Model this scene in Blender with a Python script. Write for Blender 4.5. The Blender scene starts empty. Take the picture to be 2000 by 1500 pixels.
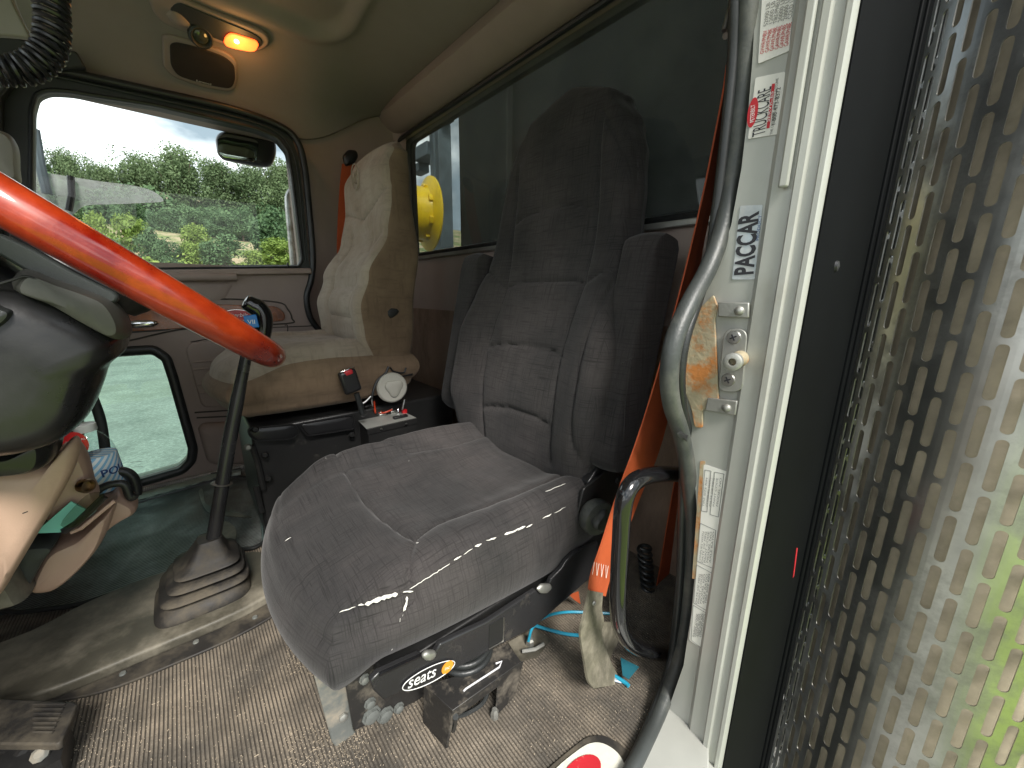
import bpy, bmesh, math, random
from mathutils import Vector as V, Matrix, noise as mnoise
from mathutils.geometry import tessellate_polygon
random.seed(7)
S = bpy.context.scene
COL = S.collection
# ------------------------------------------------------------------ camera
F, CX, CY = 751.0, 1000.0, 750.0
def _camera_axes():
    dY = V((340-CX, -(567-CY), -F)).normalized()
    r = 0.01
    p2 = V((340+1000*math.cos(r)-CX, -(567+1000*math.sin(r)-CY), -F))
    up = p2.cross(dY).normalized()
    if up.y < 0: up = -up
    y = -dY; x = y.cross(up)
    return Matrix((x, y, up))
M = _camera_axes()
CAM = V((0, 0, 0.77))
AX = {'x': 0, 'y': 1, 'z': 2}
def P(px, py, ax, val):
    d = M @ V((px-CX, -(py-CY), -F)); i = AX[ax]
    return CAM + d*((val-CAM[i])/d[i])
def PN(px, py, p0, n):
    d = M @ V((px-CX, -(py-CY), -F))
    return CAM + d*((V(p0)-CAM).dot(V(n))/d.dot(V(n)))
cd = bpy.data.cameras.new('camera'); cam = bpy.data.objects.new('camera', cd); COL.objects.link(cam)
cd.sensor_width = 36; cd.lens = F/2000*36; cd.clip_start = 0.02; cd.clip_end = 600
cam.matrix_world = Matrix.Translation(CAM) @ M.to_4x4()
S.camera = cam
# ------------------------------------------------------------------ world, sun, exposure
SUN_EL, SUN_AZ = math.radians(46), math.radians(74)      # azimuth from +X towards +Y
w = bpy.data.worlds.new('World'); S.world = w; w.use_nodes = True
nt = w.node_tree; nt.nodes.clear()
o = nt.nodes.new('ShaderNodeOutputWorld'); bg = nt.nodes.new('ShaderNodeBackground')
sky = nt.nodes.new('ShaderNodeTexSky'); sky.sky_type = 'NISHITA'; sky.sun_disc = False
sky.sun_elevation = SUN_EL; sky.sun_rotation = math.pi/2 - SUN_AZ
sky.dust_density = 3.0
tc = nt.nodes.new('ShaderNodeTexCoord'); mp = nt.nodes.new('ShaderNodeMapping'); mp.inputs['Scale'].default_value = (1.2, 1.2, 3.0)
mp.inputs['Location'].default_value = (1.7, 5.3, 2.2)
nz = nt.nodes.new('ShaderNodeTexNoise'); nz.inputs['Scale'].default_value = 2.2; nz.inputs['Detail'].default_value = 7; nz.inputs['Roughness'].default_value = .5
cr = nt.nodes.new('ShaderNodeValToRGB')
cr.color_ramp.elements[0].position = .47; cr.color_ramp.elements[0].color = (1.6, 1.95, 2.15, 1)
cr.color_ramp.elements[1].position = .76; cr.color_ramp.elements[1].color = (13, 13, 12.8, 1)
mx = nt.nodes.new('ShaderNodeMix'); mx.data_type = 'RGBA'; mx.inputs[0].default_value = .88
nt.links.new(tc.outputs['Generated'], mp.inputs[0]); nt.links.new(mp.outputs[0], nz.inputs['Vector'])
nt.links.new(nz.outputs['Fac'], cr.inputs[0]); nt.links.new(sky.outputs[0], mx.inputs[6]); nt.links.new(cr.outputs[0], mx.inputs[7])
nt.links.new(mx.outputs[2], bg.inputs[0]); nt.links.new(bg.outputs[0], o.inputs[0])
bg.inputs[1].default_value = 0.12
sl = bpy.data.lights.new('sun', 'SUN'); sl.energy = 2.0; sl.angle = math.radians(18); sl.color = (1, .96, .9)
so = bpy.data.objects.new('sun', sl); COL.objects.link(so)
sd = V((math.cos(SUN_EL)*math.cos(SUN_AZ), math.cos(SUN_EL)*math.sin(SUN_AZ), math.sin(SUN_EL)))
so.rotation_euler = sd.to_track_quat('Z', 'Y').to_euler()
S.view_settings.view_transform = 'Standard'; S.view_settings.look = 'None'
S.view_settings.exposure = 1.5; S.view_settings.gamma = 1; S.view_settings.use_curve_mapping = False
S.render.engine = 'CYCLES'
S.cycles.max_bounces = 10; S.cycles.transparent_max_bounces = 12; S.cycles.diffuse_bounces = 6

# ------------------------------------------------------------------ materials
def mat(name, col, rough=.6, metal=0, var=.15, vs=6, col2=None, mixs=5, mixlo=.45, mixhi=.62, bump=0, bs=200, coat=0, spec=.5, stretch=(1,1,1), emit=None, trans=0, detail=5, sheen=0, aniso=0):
    m = bpy.data.materials.new(name); m.use_nodes = True; t = m.node_tree; N = t.nodes; L = t.links
    b = N['Principled BSDF']
    b.inputs['Roughness'].default_value = rough; b.inputs['Metallic'].default_value = metal
    b.inputs['Specular IOR Level'].default_value = spec; b.inputs['Coat Weight'].default_value = coat; b.inputs['Coat Roughness'].default_value = .08
    if sheen: b.inputs['Sheen Weight'].default_value = sheen
    if trans: b.inputs['Transmission Weight'].default_value = trans
    tcn = N.new('ShaderNodeTexCoord'); mpn = N.new('ShaderNodeMapping'); mpn.inputs['Scale'].default_value = stretch
    L.new(tcn.outputs['Object'], mpn.inputs[0])
    n1 = N.new('ShaderNodeTexNoise'); n1.inputs['Scale'].default_value = vs; n1.inputs['Detail'].default_value = detail; n1.inputs['Roughness'].default_value = .6
    L.new(mpn.outputs[0], n1.inputs['Vector'])
    mr = N.new('ShaderNodeMapRange'); mr.inputs[1].default_value = .3; mr.inputs[2].default_value = .7
    mr.inputs[3].default_value = 1-var; mr.inputs[4].default_value = 1+var
    L.new(n1.outputs['Fac'], mr.inputs[0])
    cm = N.new('ShaderNodeVectorMath'); cm.operation = 'SCALE'; L.new(mr.outputs[0], cm.inputs['Scale'])
    if col2:
        n2 = N.new('ShaderNodeTexNoise'); n2.inputs['Scale'].default_value = mixs; n2.inputs['Detail'].default_value = 8; n2.inputs['Roughness'].default_value = .68
        L.new(mpn.outputs[0], n2.inputs['Vector'])
        r2 = N.new('ShaderNodeMapRange'); r2.inputs[1].default_value = mixlo; r2.inputs[2].default_value = mixhi; L.new(n2.outputs['Fac'], r2.inputs[0])
        mc = N.new('ShaderNodeMix'); mc.data_type = 'RGBA'; mc.inputs[6].default_value = (*col, 1); mc.inputs[7].default_value = (*col2, 1)
        L.new(r2.outputs[0], mc.inputs[0]); L.new(mc.outputs[2], cm.inputs[0])
        rr = N.new('ShaderNodeMapRange'); rr.inputs[3].default_value = rough; rr.inputs[4].default_value = min(1, rough+.25)
        L.new(r2.outputs[0], rr.inputs[0]); L.new(rr.outputs[0], b.inputs['Roughness'])
    else:
        cm.inputs[0].default_value = col
    L.new(cm.outputs[0], b.inputs['Base Color'])
    if bump:
        n3 = N.new('ShaderNodeTexNoise'); n3.inputs['Scale'].default_value = bs; n3.inputs['Detail'].default_value = 3
        L.new(mpn.outputs[0], n3.inputs['Vector'])
        bn = N.new('ShaderNodeBump'); bn.inputs['Strength'].default_value = bump; bn.inputs['Distance'].default_value = .002
        L.new(n3.outputs['Fac'], bn.inputs['Height']); L.new(bn.outputs[0], b.inputs['Normal'])
    if emit:
        b.inputs['Emission Color'].default_value = (*emit[:3], 1); b.inputs['Emission Strength'].default_value = emit[3]
    return m
def woven(name, col, col2, rough=.95, dens=260, contrast=.55, fade=None, fs=5, thread=.5):
    m = bpy.data.materials.new(name); m.use_nodes = True; t = m.node_tree; N = t.nodes; L = t.links
    b = N['Principled BSDF']; b.inputs['Roughness'].default_value = rough; b.inputs['Specular IOR Level'].default_value = .15
    b.inputs['Sheen Weight'].default_value = .12
    tcn = N.new('ShaderNodeTexCoord')
    # wobble the coordinates so threads wander
    nw = N.new('ShaderNodeTexNoise'); nw.inputs['Scale'].default_value = 7; L.new(tcn.outputs['Object'], nw.inputs['Vector'])
    sc = N.new('ShaderNodeVectorMath'); sc.operation = 'SCALE'; sc.inputs['Scale'].default_value = .006; L.new(nw.outputs['Color'], sc.inputs[0])
    ad = N.new('ShaderNodeVectorMath'); L.new(tcn.outputs['Object'], ad.inputs[0]); L.new(sc.outputs[0], ad.inputs[1])
    acc = None
    for k in range(3):
        mp_ = N.new('ShaderNodeMapping'); s = [12, 12, 12]; s[k] = dens; mp_.inputs['Scale'].default_value = s
        L.new(ad.outputs[0], mp_.inputs[0])
        n = N.new('ShaderNodeTexNoise'); n.inputs['Scale'].default_value = 1; n.inputs['Detail'].default_value = 3; n.inputs['Roughness'].default_value = .7
        L.new(mp_.outputs[0], n.inputs['Vector'])
        if k == 0:
            ge = N.new('ShaderNodeNewGeometry'); sx = N.new('ShaderNodeSeparateXYZ'); L.new(ge.outputs['True Normal'], sx.inputs[0])
        an = N.new('ShaderNodeMath'); an.operation = 'ABSOLUTE'; L.new(sx.outputs[k], an.inputs[0])
        wr = N.new('ShaderNodeMapRange'); wr.inputs[1].default_value = .62; wr.inputs[2].default_value = .88; L.new(an.outputs[0], wr.inputs[0])
        mf = N.new('ShaderNodeMix'); mf.data_type = 'FLOAT'; mf.inputs[3].default_value = .58; L.new(wr.outputs[0], mf.inputs[0]); L.new(n.outputs['Fac'], mf.inputs[2])
        if acc is None: acc = mf.outputs[0]
        else:
            a = N.new('ShaderNodeMath'); a.operation = 'MINIMUM'; L.new(acc, a.inputs[0]); L.new(mf.outputs[0], a.inputs[1]); acc = a.outputs[0]
    mr = N.new('ShaderNodeMapRange'); mr.inputs[1].default_value = .3; mr.inputs[2].default_value = .5; mr.inputs[3].default_value = 1-contrast; mr.inputs[4].default_value = 1.1
    L.new(acc, mr.inputs[0])
    n2 = N.new('ShaderNodeTexNoise'); n2.inputs['Scale'].default_value = fs; n2.inputs['Detail'].default_value = 6; n2.inputs['Roughness'].default_value = .6
    L.new(tcn.outputs['Object'], n2.inputs['Vector'])
    r2 = N.new('ShaderNodeMapRange'); r2.inputs[1].default_value = .4; r2.inputs[2].default_value = .62; L.new(n2.outputs['Fac'], r2.inputs[0])
    mc = N.new('ShaderNodeMix'); mc.data_type = 'RGBA'; mc.inputs[6].default_value = (*col, 1); mc.inputs[7].default_value = (*col2, 1); L.new(r2.outputs[0], mc.inputs[0])
    cm = N.new('ShaderNodeVectorMath'); cm.operation = 'SCALE'; L.new(mc.outputs[2], cm.inputs[0]); L.new(mr.outputs[0], cm.inputs['Scale'])
    L.new(cm.outputs[0], b.inputs['Base Color'])
    bn = N.new('ShaderNodeBump'); bn.inputs['Strength'].default_value = thread; bn.inputs['Distance'].default_value = .0015
    L.new(acc, bn.inputs['Height']); L.new(bn.outputs[0], b.inputs['Normal'])
    return m
def glass(name, tint, gloss=.9, dirt=0, dcol=(.5,.5,.48), ds=8, f0=1.5):
    m = bpy.data.materials.new(name); m.use_nodes = True; t = m.node_tree; N = t.nodes; L = t.links
    for n in list(N): N.remove(n)
    out = N.new('ShaderNodeOutputMaterial'); tr = N.new('ShaderNodeBsdfTransparent'); tr.inputs[0].default_value = (*tint, 1)
    gl = N.new('ShaderNodeBsdfGlossy'); gl.inputs['Roughness'].default_value = .01; gl.inputs['Color'].default_value = (gloss, gloss, gloss, 1)
    fr = N.new('ShaderNodeFresnel'); fr.inputs['IOR'].default_value = f0
    ge = N.new('ShaderNodeNewGeometry'); iv = N.new('ShaderNodeMath'); iv.operation = 'SUBTRACT'; iv.inputs[0].default_value = 1; L.new(ge.outputs['Backfacing'], iv.inputs[1])
    fm_ = N.new('ShaderNodeMath'); fm_.operation = 'MULTIPLY'; L.new(fr.outputs[0], fm_.inputs[0]); L.new(iv.outputs[0], fm_.inputs[1])
    mx_ = N.new('ShaderNodeMixShader'); L.new(fm_.outputs[0], mx_.inputs[0]); L.new(tr.outputs[0], mx_.inputs[1]); L.new(gl.outputs[0], mx_.inputs[2])
    last = mx_.outputs[0]
    if dirt:
        df = N.new('ShaderNodeBsdfDiffuse'); df.inputs[0].default_value = (*dcol, 1)
        tcn = N.new('ShaderNodeTexCoord'); n = N.new('ShaderNodeTexNoise'); n.inputs['Scale'].default_value = ds; n.inputs['Detail'].default_value = 8; n.inputs['Roughness'].default_value = .7
        L.new(tcn.outputs['Object'], n.inputs['Vector'])
        mr = N.new('ShaderNodeMapRange'); mr.inputs[1].default_value = .35; mr.inputs[2].default_value = .75; mr.inputs[3].default_value = dirt*.4; mr.inputs[4].default_value = dirt*1.6; L.new(n.outputs['Fac'], mr.inputs[0])
        m2 = N.new('ShaderNodeMixShader'); L.new(mr.outputs[0], m2.inputs[0]); L.new(last, m2.inputs[1]); L.new(df.outputs[0], m2.inputs[2]); last = m2.outputs[0]
    L.new(last, out.inputs[0])
    return m
def foliage(name, col, col2):
    m = bpy.data.materials.new(name); m.use_nodes = True; t = m.node_tree; N = t.nodes; L = t.links
    b = N['Principled BSDF']; b.inputs['Roughness'].default_value = .6; b.inputs['Specular IOR Level'].default_value = .25
    g = N.new('ShaderNodeNewGeometry'); oi = N.new('ShaderNodeObjectInfo')
    a = N.new('ShaderNodeMath'); a.operation = 'MULTIPLY_ADD'; a.inputs[1].default_value = .65; L.new(g.outputs['Random Per Island'], a.inputs[0])
    a2 = N.new('ShaderNodeMath'); a2.operation = 'MULTIPLY'; a2.inputs[1].default_value = .35; L.new(oi.outputs['Random'], a2.inputs[0]); L.new(a2.outputs[0], a.inputs[2])
    mc = N.new('ShaderNodeMix'); mc.data_type = 'RGBA'; mc.inputs[6].default_value = (*col, 1); mc.inputs[7].default_value = (*col2, 1)
    L.new(a.outputs[0], mc.inputs[0]); L.new(mc.outputs[2], b.inputs['Base Color'])
    tl = N.new('ShaderNodeBsdfTranslucent'); L.new(mc.outputs[2], tl.inputs[0])
    ms = N.new('ShaderNodeMixShader'); ms.inputs[0].default_value = .3
    L.new(b.outputs[0], ms.inputs[1]); L.new(tl.outputs[0], ms.inputs[2]); L.new(ms.outputs[0], N['Material Output'].inputs[0])
    return m

MT = {}
MT['fabric'] = woven('charcoal_woven_fabric', (.033, .0315, .0315), (.052, .047, .046), contrast=.5, dens=420)
MT['suede'] = woven('beige_velour', (.335, .285, .23), (.25, .20, .15), dens=60, contrast=.12, fs=3.5, thread=.1)
MT['suede_brown'] = woven('worn_brown_velour', (.21, .148, .098), (.135, .092, .062), dens=60, contrast=.12, fs=3, thread=.1)
MT['headliner'] = mat('tan_headliner', (.30, .262, .238), .9, var=.08, vs=3, bump=.25, bs=500)
MT['trim'] = mat('taupe_trim_plastic', (.345, .275, .24), .62, var=.08, vs=4, bump=.3, bs=900)
MT['trim_dirty'] = mat('stained_brown_vinyl', (.32, .225, .165), .7, var=.12, vs=4, col2=(.12, .08, .05), mixs=4, mixlo=.42, mixhi=.68, bump=.3, bs=700, stretch=(1, 1, .45))
MT['trim_dark'] = mat('dark_green_grey_plastic', (.034, .040, .038), .5, var=.12, bump=.2, bs=600)
MT['rubber'] = mat('black_rubber', (.022, .024, .024), .38, var=.3, vs=12, bump=.15, bs=300)
MT['rubber_dusty'] = mat('dusty_grey_rubber', (.045, .050, .048), .42, var=.25, vs=10, col2=(.13, .13, .11), mixs=9, mixlo=.5, mixhi=.75, bump=.2, bs=260)
MT['black_plastic'] = mat('black_plastic', (.016, .016, .017), .33, var=.2, bump=.08, bs=500)
MT['satin_black'] = mat('satin_black_shell', (.010, .010, .011), .24, var=.2, vs=5, col2=(.016, .016, .016), mixs=4, bump=.04, bs=400)
MT['black_metal'] = mat('worn_black_painted_steel', (.018, .018, .018), .38, var=.2, col2=(.10, .09, .075), mixs=11, mixlo=.62, mixhi=.82, bump=.15, bs=120)
MT['skin_black'] = mat('dusty_black_cab_paint', (.003, .0035, .004), .6, var=.2, spec=.06)
MT['gloss_black'] = mat('gloss_black_paint', (.008, .008, .009), .12, var=.1, coat=.6)
MT['wood'] = mat('lacquered_red_wood', (.17, .005, .0012), .2, var=.12, vs=20, col2=(.38, .034, .003), mixs=6, mixlo=.4, mixhi=.62, coat=1.0, stretch=(1.5, .35, 1.5))
MT['wood_trim'] = mat('burl_wood_trim', (.30, .10, .035), .25, var=.4, vs=20, col2=(.16, .045, .02), mixs=12, coat=.8)
MT['chrome'] = mat('chrome', (.75, .76, .77), .12, 1, var=.05)
MT['steel'] = mat('brushed_steel', (.50, .50, .48), .32, 1, var=.2, vs=10, col2=(.25, .23, .20), mixs=8)
MT['zinc'] = mat('dull_zinc_plate', (.36, .36, .33), .5, .7, var=.15, vs=12, bump=.15, bs=200)
MT['shield'] = mat('stainless_heat_shield', (.56, .56, .53), .33, 1, var=.2, vs=9, col2=(.24, .23, .21), mixs=6, mixlo=.48, mixhi=.7, bump=.05, bs=60)
MT['pipe'] = mat('dusty_exhaust_pipe', (.46, .40, .30), .8, .1, var=.25, vs=14, bump=.2, bs=80)
MT['jamb'] = mat('weathered_cream_jamb_paint', (.40, .405, .37), .38, .1, var=.10, vs=6, col2=(.28, .26, .21), mixs=7, mixlo=.55, mixhi=.8, bump=.05, bs=60, stretch=(1, 1, .4), coat=.2)
MT['rust'] = mat('rusty_plate', (.42, .36, .24), .6, .2, var=.2, vs=20, col2=(.50, .20, .055), mixs=22, mixlo=.45, mixhi=.58, bump=.4, bs=150)
MT['orange'] = mat('orange_webbing', (.46, .085, .022), .75, var=.15, vs=18, col2=(.27, .05, .02), mixs=9, mixlo=.5, mixhi=.8, bump=.3, bs=500)
MT['olive'] = mat('worn_olive_webbing', (.13, .12, .085), .85, var=.3, vs=30, col2=(.22, .20, .15), mixs=18, bump=.3, bs=500)
MT['tan'] = mat('tan_pink_plastic', (.46, .31, .235), .42, var=.07, vs=4, col2=(.33, .23, .17), mixs=6, mixlo=.58, mixhi=.8, bump=.08, bs=500)
MT['grey_beige'] = mat('grey_beige_plastic', (.26, .25, .205), .5, var=.08, bump=.15, bs=500)
MT['grey_plastic'] = mat('scuffed_light_grey_plastic', (.42, .41, .36), .5, var=.06, col2=(.25, .24, .2), mixs=30, mixlo=.6, mixhi=.72, bump=.1)
MT['red'] = mat('red_plastic', (.55, .015, .02), .3, var=.15, coat=.4)
MT['red_vinyl'] = mat('scuffed_red_oval', (.48, .02, .03), .45, var=.15, col2=(.6, .25, .22), mixs=30, mixlo=.62, mixhi=.7)
MT['white'] = mat('white_label', (.72, .71, .66), .55, var=.04, col2=(.55, .53, .46), mixs=20, mixlo=.6, mixhi=.8)
MT['white_dirty'] = mat('dirty_white_plate', (.66, .65, .56), .55, var=.08, vs=20, col2=(.36, .37, .28), mixs=35, mixlo=.58, mixhi=.75, bump=.3, bs=120)
MT['foam'] = mat('exposed_white_foam', (.78, .76, .70), .9, var=.1)
MT['print_black'] = mat('black_print', (.02, .02, .025), .5, var=0)
MT['print_red'] = mat('red_print', (.5, .02, .03), .5, var=0)
MT['print_grey'] = mat('grey_print', (.20, .20, .19), .6, var=0)
MT['print_white'] = mat('white_print', (.8, .8, .78), .5, var=0)
MT['print_orange'] = mat('orange_print', (.8, .3, .03), .5, var=0)
MT['print_navy'] = mat('navy_print', (.015, .06, .22), .5, var=0)
MT['silver_label'] = mat('silver_foil_label', (.42, .47, .50), .35, .5, var=.2, vs=30, col2=(.60, .62, .62), mixs=26)
MT['teal'] = mat('mint_paper', (.22, .62, .52), .8, var=.04)
MT['yellow'] = mat('yellow_paint', (.80, .56, .012), .35, var=.06, coat=.4)
MT['blue_tube'] = mat('blue_air_tube', (.02, .28, .42), .35, var=.1)
MT['blue_dim'] = mat('dull_blue_film', (.02, .12, .16), .4, var=.2)
MT['blue_tag'] = mat('blue_tag', (.02, .18, .55), .4, var=.1)
MT['cover'] = mat('dirty_olive_floor_cover', (.070, .064, .048), .5, var=.35, vs=9, col2=(.22, .20, .155), mixs=5, mixlo=.46, mixhi=.66, bump=.2, bs=60)
MT['boot'] = mat('dusty_rubber_boot', (.022, .020, .018), .6, var=.2, vs=14, col2=(.085, .072, .052), mixs=8, mixlo=.46, mixhi=.62, bump=.2, bs=120)
MT['bottle'] = glass('clear_bottle_plastic', (.88, .92, .93), f0=1.45)
MT['cap'] = mat('translucent_white_cap', (.62, .66, .64), .35, var=.04)
MT['lens_clear'] = glass('clear_plastic_lid', (.80, .80, .79), gloss=.3, f0=1.4)
MT['lamp'] = mat('lit_amber_lens', (.5, .28, .1), .4, var=.15, vs=30, emit=(1, .08, .012, 1.6))
MT['bulb'] = mat('hot_bulb', (1, .8, .4), .4, emit=(1, .62, .12, 5))
MT['dash_dark'] = mat('dark_cavity', (.012, .012, .012), .6)
MT['win'] = glass('side_window_glass', (.95, .97, .96), gloss=.5)
MT['win_green'] = glass('green_tinted_glass', (.80, .97, .90))
MT['win_rear'] = glass('dirty_rear_glass', (.64, .67, .65), dirt=.18, dcol=(.27, .30, .285), f0=1.5)
MT['bulkhead'] = mat('dark_green_grey_steel', (.019, .021, .020), .7, var=.25, vs=5, bump=.5, bs=26, spec=.12)
MT['mast'] = mat('dusty_blue_grey_steel', (.10, .13, .15), .6, var=.3, vs=6)
MT['asphalt'] = mat('pale_asphalt', (.15, .15, .14), .85, var=.25, vs=1.2, col2=(.24, .24, .22), mixs=30, mixlo=.45, mixhi=.6, bump=.6, bs=60)
MT['soil'] = mat('sandy_bank', (.34, .27, .17), .9, var=.2, vs=.5, col2=(.10, .15, .04), mixs=.35, mixlo=.47, mixhi=.56, bump=.6, bs=4)
MT['reflection_green'] = mat('lime_reflection_green', (.18, .27, .03), .9, var=.3, vs=5, col2=(.26, .36, .05), mixs=14, bump=.8, bs=60)  # lime colour for the out-of-view patch that supplies green reflections
MT['bark'] = mat('bark', (.12, .09, .065), .9, var=.3, vs=8, bump=.6, bs=20)
MT['leaf_a'] = foliage('broadleaf_foliage', (.095, .15, .07), (.23, .31, .15))
MT['leaf_b'] = foliage('bright_bush_foliage', (.13, .21, .04), (.30, .40, .10))
MT['leaf_c'] = foliage('dark_bush_foliage', (.06, .12, .055), (.15, .24, .11))
MT['reflection_film'] = glass('pale_reflection_film', (.78, .80, .80), dirt=.35, dcol=(.85, .87, .87), ds=3)  # whitish window reflection put into the colour of a see-through sheet
MT['grille'] = mat('brown_speaker_grille', (.035, .028, .024), .8, var=.1, bump=.8, bs=900)
MT['galv'] = mat('dull_galvanised_top', (.46, .47, .44), .42, .3, var=.15, vs=20, col2=(.25, .23, .2), mixs=30, mixlo=.6, mixhi=.75)
MT['bracket_grey'] = mat('grey_painted_bracket', (.15, .16, .15), .6, .2, var=.2, vs=12, col2=(.30, .26, .20), mixs=12, mixlo=.5, mixhi=.68, bump=.2, bs=120)
MT['rail_black'] = mat('satin_black_rail', (.022, .022, .023), .27, .0, var=.2, vs=6, col2=(.09, .08, .065), mixs=12, mixlo=.62, mixhi=.8, bump=.05, bs=300)
MT['dirty_black'] = mat('chipped_dusty_black_steel', (.022, .021, .020), .45, var=.2, col2=(.19, .165, .13), mixs=16, mixlo=.50, mixhi=.70, bump=.2, bs=120)
MT['door_dark'] = mat('dark_door_card', (.06, .055, .05), .6)
MT['white_paint'] = mat('chalky_white_bracket', (.58, .57, .58), .6, var=.12, vs=30)
MT['wire_insul'] = mat('red_wire', (.55, .05, .015), .45)
# two special surfaces: ribbed floor and ribbed mat
def ribbed(name, col, col2, axis, pitch, dirt, rough=.75, bumpd=.003, spec=.3, lo=.38, hi=.66, ms=5):
    m = mat(name, col, rough, var=.3, vs=11, col2=col2, mixs=ms, mixlo=lo, mixhi=hi, spec=spec)
    N = m.node_tree.nodes; L = m.node_tree.links; b = N['Principled BSDF']
    tcn = N.new('ShaderNodeTexCoord'); wv = N.new('ShaderNodeTexWave'); wv.wave_type = 'BANDS'; wv.bands_direction = axis; wv.wave_profile = 'SIN'
    wv.inputs['Scale'].default_value = 2*math.pi/pitch/20; wv.inputs['Distortion'].default_value = 0
    L.new(tcn.outputs['Object'], wv.inputs['Vector'])
    bn = N.new('ShaderNodeBump'); bn.inputs['Distance'].default_value = bumpd; bn.inputs['Strength'].default_value = .9; L.new(wv.outputs['Fac'], bn.inputs['Height'])
    ns = N.new('ShaderNodeTexNoise'); ns.inputs['Scale'].default_value = 260; ns.inputs['Detail'].default_value = 3; L.new(tcn.outputs['Object'], ns.inputs['Vector'])
    b2 = N.new('ShaderNodeBump'); b2.inputs['Distance'].default_value = .0012; b2.inputs['Strength'].default_value = .5; L.new(ns.outputs['Fac'], b2.inputs['Height']); L.new(bn.outputs[0], b2.inputs['Normal'])
    L.new(b2.outputs[0], b.inputs['Normal'])
    src = b.inputs['Base Color'].links[0].from_socket
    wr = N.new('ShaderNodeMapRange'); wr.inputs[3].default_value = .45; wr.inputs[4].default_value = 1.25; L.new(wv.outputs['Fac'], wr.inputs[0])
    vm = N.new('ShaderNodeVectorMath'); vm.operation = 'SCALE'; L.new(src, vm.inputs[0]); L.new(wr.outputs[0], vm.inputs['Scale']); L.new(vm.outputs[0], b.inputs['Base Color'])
    return m
MT['mat'] = ribbed('ribbed_dark_mat', (.040, .044, .042), (.27, .30, .285), 'Y', .0085, .5, rough=.30, bumpd=.004, spec=.5, lo=.42, hi=.68, ms=7)
# the floor is ribbed by real geometry; only grit here
MT['floor'] = mat('gritty_rubber_floor', (.098, .088, .074), .8, var=.3, vs=16, col2=(.30, .25, .19), mixs=4.5, mixlo=.40, mixhi=.68, bump=.9, bs=260, spec=.2)
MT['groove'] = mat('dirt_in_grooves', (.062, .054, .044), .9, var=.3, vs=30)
MT['grit'] = mat('wood_chips_and_grit', (.42, .35, .26), .9, var=.4, vs=60)
MT['treadplate'] = ribbed('ribbed_aluminium_sill', (.50, .58, .53), (.30, .33, .30), 'Y', .008, .4, rough=.4, bumpd=.003)

# ------------------------------------------------------------------ mesh helpers
ORG = {}
def lab(o, label=None, cat=None, group=None, kind=None):
    if label: o['label'] = label
    if cat: o['category'] = cat
    if group: o['group'] = group
    if kind: o['kind'] = kind
    return o
def thing(name, label, cat, loc=(0, 0, 0), group=None):
    o = bpy.data.objects.new(name, None); COL.objects.link(o); o.location = loc; o.empty_display_size = .05
    ORG[o] = V(loc); return lab(o, label, cat, group)
class MB:
    def __init__(s): s.v = []; s.f = []; s.m = []
    def add(s, v, f, mi=0):
        k = len(s.v); s.v += [V(p) for p in v]; s.f += [tuple(i+k for i in q) for q in f]; s.m += [mi]*len(f); return s
    def box(s, c, d, rot=None, mi=0):
        c = V(c); hx, hy, hz = d[0]/2, d[1]/2, d[2]/2
        v = [V((x, y, z)) for x in (-hx, hx) for y in (-hy, hy) for z in (-hz, hz)]
        if rot is not None: v = [rot @ p for p in v]
        return s.add([p+c for p in v], [(0, 1, 3, 2), (4, 6, 7, 5), (0, 4, 5, 1), (2, 3, 7, 6), (0, 2, 6, 4), (1, 5, 7, 3)], mi)
    def tube(s, path, r, n=12, closed=False, flat=None, mi=0):
        v, f = tube(path, r, n, closed, flat); return s.add(v, f, mi)
    def prism(s, pts, d, mi=0):
        v, f = prism(pts, d); return s.add(v, f, mi)
    def lathe(s, prof, c, axis, n=32, mi=0):
        v, f = lathe(prof, c, axis, n); return s.add(v, f, mi)
def mk(name, mb, m, parent=None, smooth=40, bevel=0, seg=2, sub=0):
    if isinstance(mb, tuple): mb = MB().add(*mb)
    org = V((0, 0, 0))
    if parent is not None: org = ORG[parent]
    me = bpy.data.meshes.new(name); me.from_pydata([tuple(p-org) for p in mb.v], [], mb.f)
    ms = m if isinstance(m, (list, tuple)) else [m]
    for q in ms: me.materials.append(q)
    if len(ms) > 1:
        for i, p in enumerate(me.polygons): p.material_index = mb.m[i]
    bm = bmesh.new(); bm.from_mesh(me); bmesh.ops.recalc_face_normals(bm, faces=bm.faces); bm.to_mesh(me); bm.free()
    if smooth:
        me.shade_smooth(); me.set_sharp_from_angle(angle=math.radians(smooth))
    o = bpy.data.objects.new(name, me); COL.objects.link(o)
    if parent is not None: o.parent = parent
    ORG[o] = org
    if bevel:
        b = o.modifiers.new('bevel', 'BEVEL'); b.width = bevel; b.segments = seg; b.limit_method = 'ANGLE'; b.angle_limit = math.radians(35); b.harden_normals = False
    if sub:
        b = o.modifiers.new('sub', 'SUBSURF'); b.levels = sub; b.render_levels = sub
    return o
def cat_rom(pts, k=6, closed=False):
    pts = [V(p) for p in pts]; n = len(pts); out = []
    rng = range(n) if closed else range(n-1)
    for i in rng:
        p0 = pts[(i-1) % n] if closed or i > 0 else pts[0]*2-pts[1]
        p1 = pts[i]; p2 = pts[(i+1) % n]
        p3 = pts[(i+2) % n] if closed or i+2 < n else pts[-1]*2-pts[-2]
        for j in range(k):
            t = j/k
            out.append(.5*((2*p1)+(-p0+p2)*t+(2*p0-5*p1+4*p2-p3)*t*t+(-p0+3*p1-3*p2+p3)*t**3))
    if not closed: out.append(pts[-1])
    return out
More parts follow.
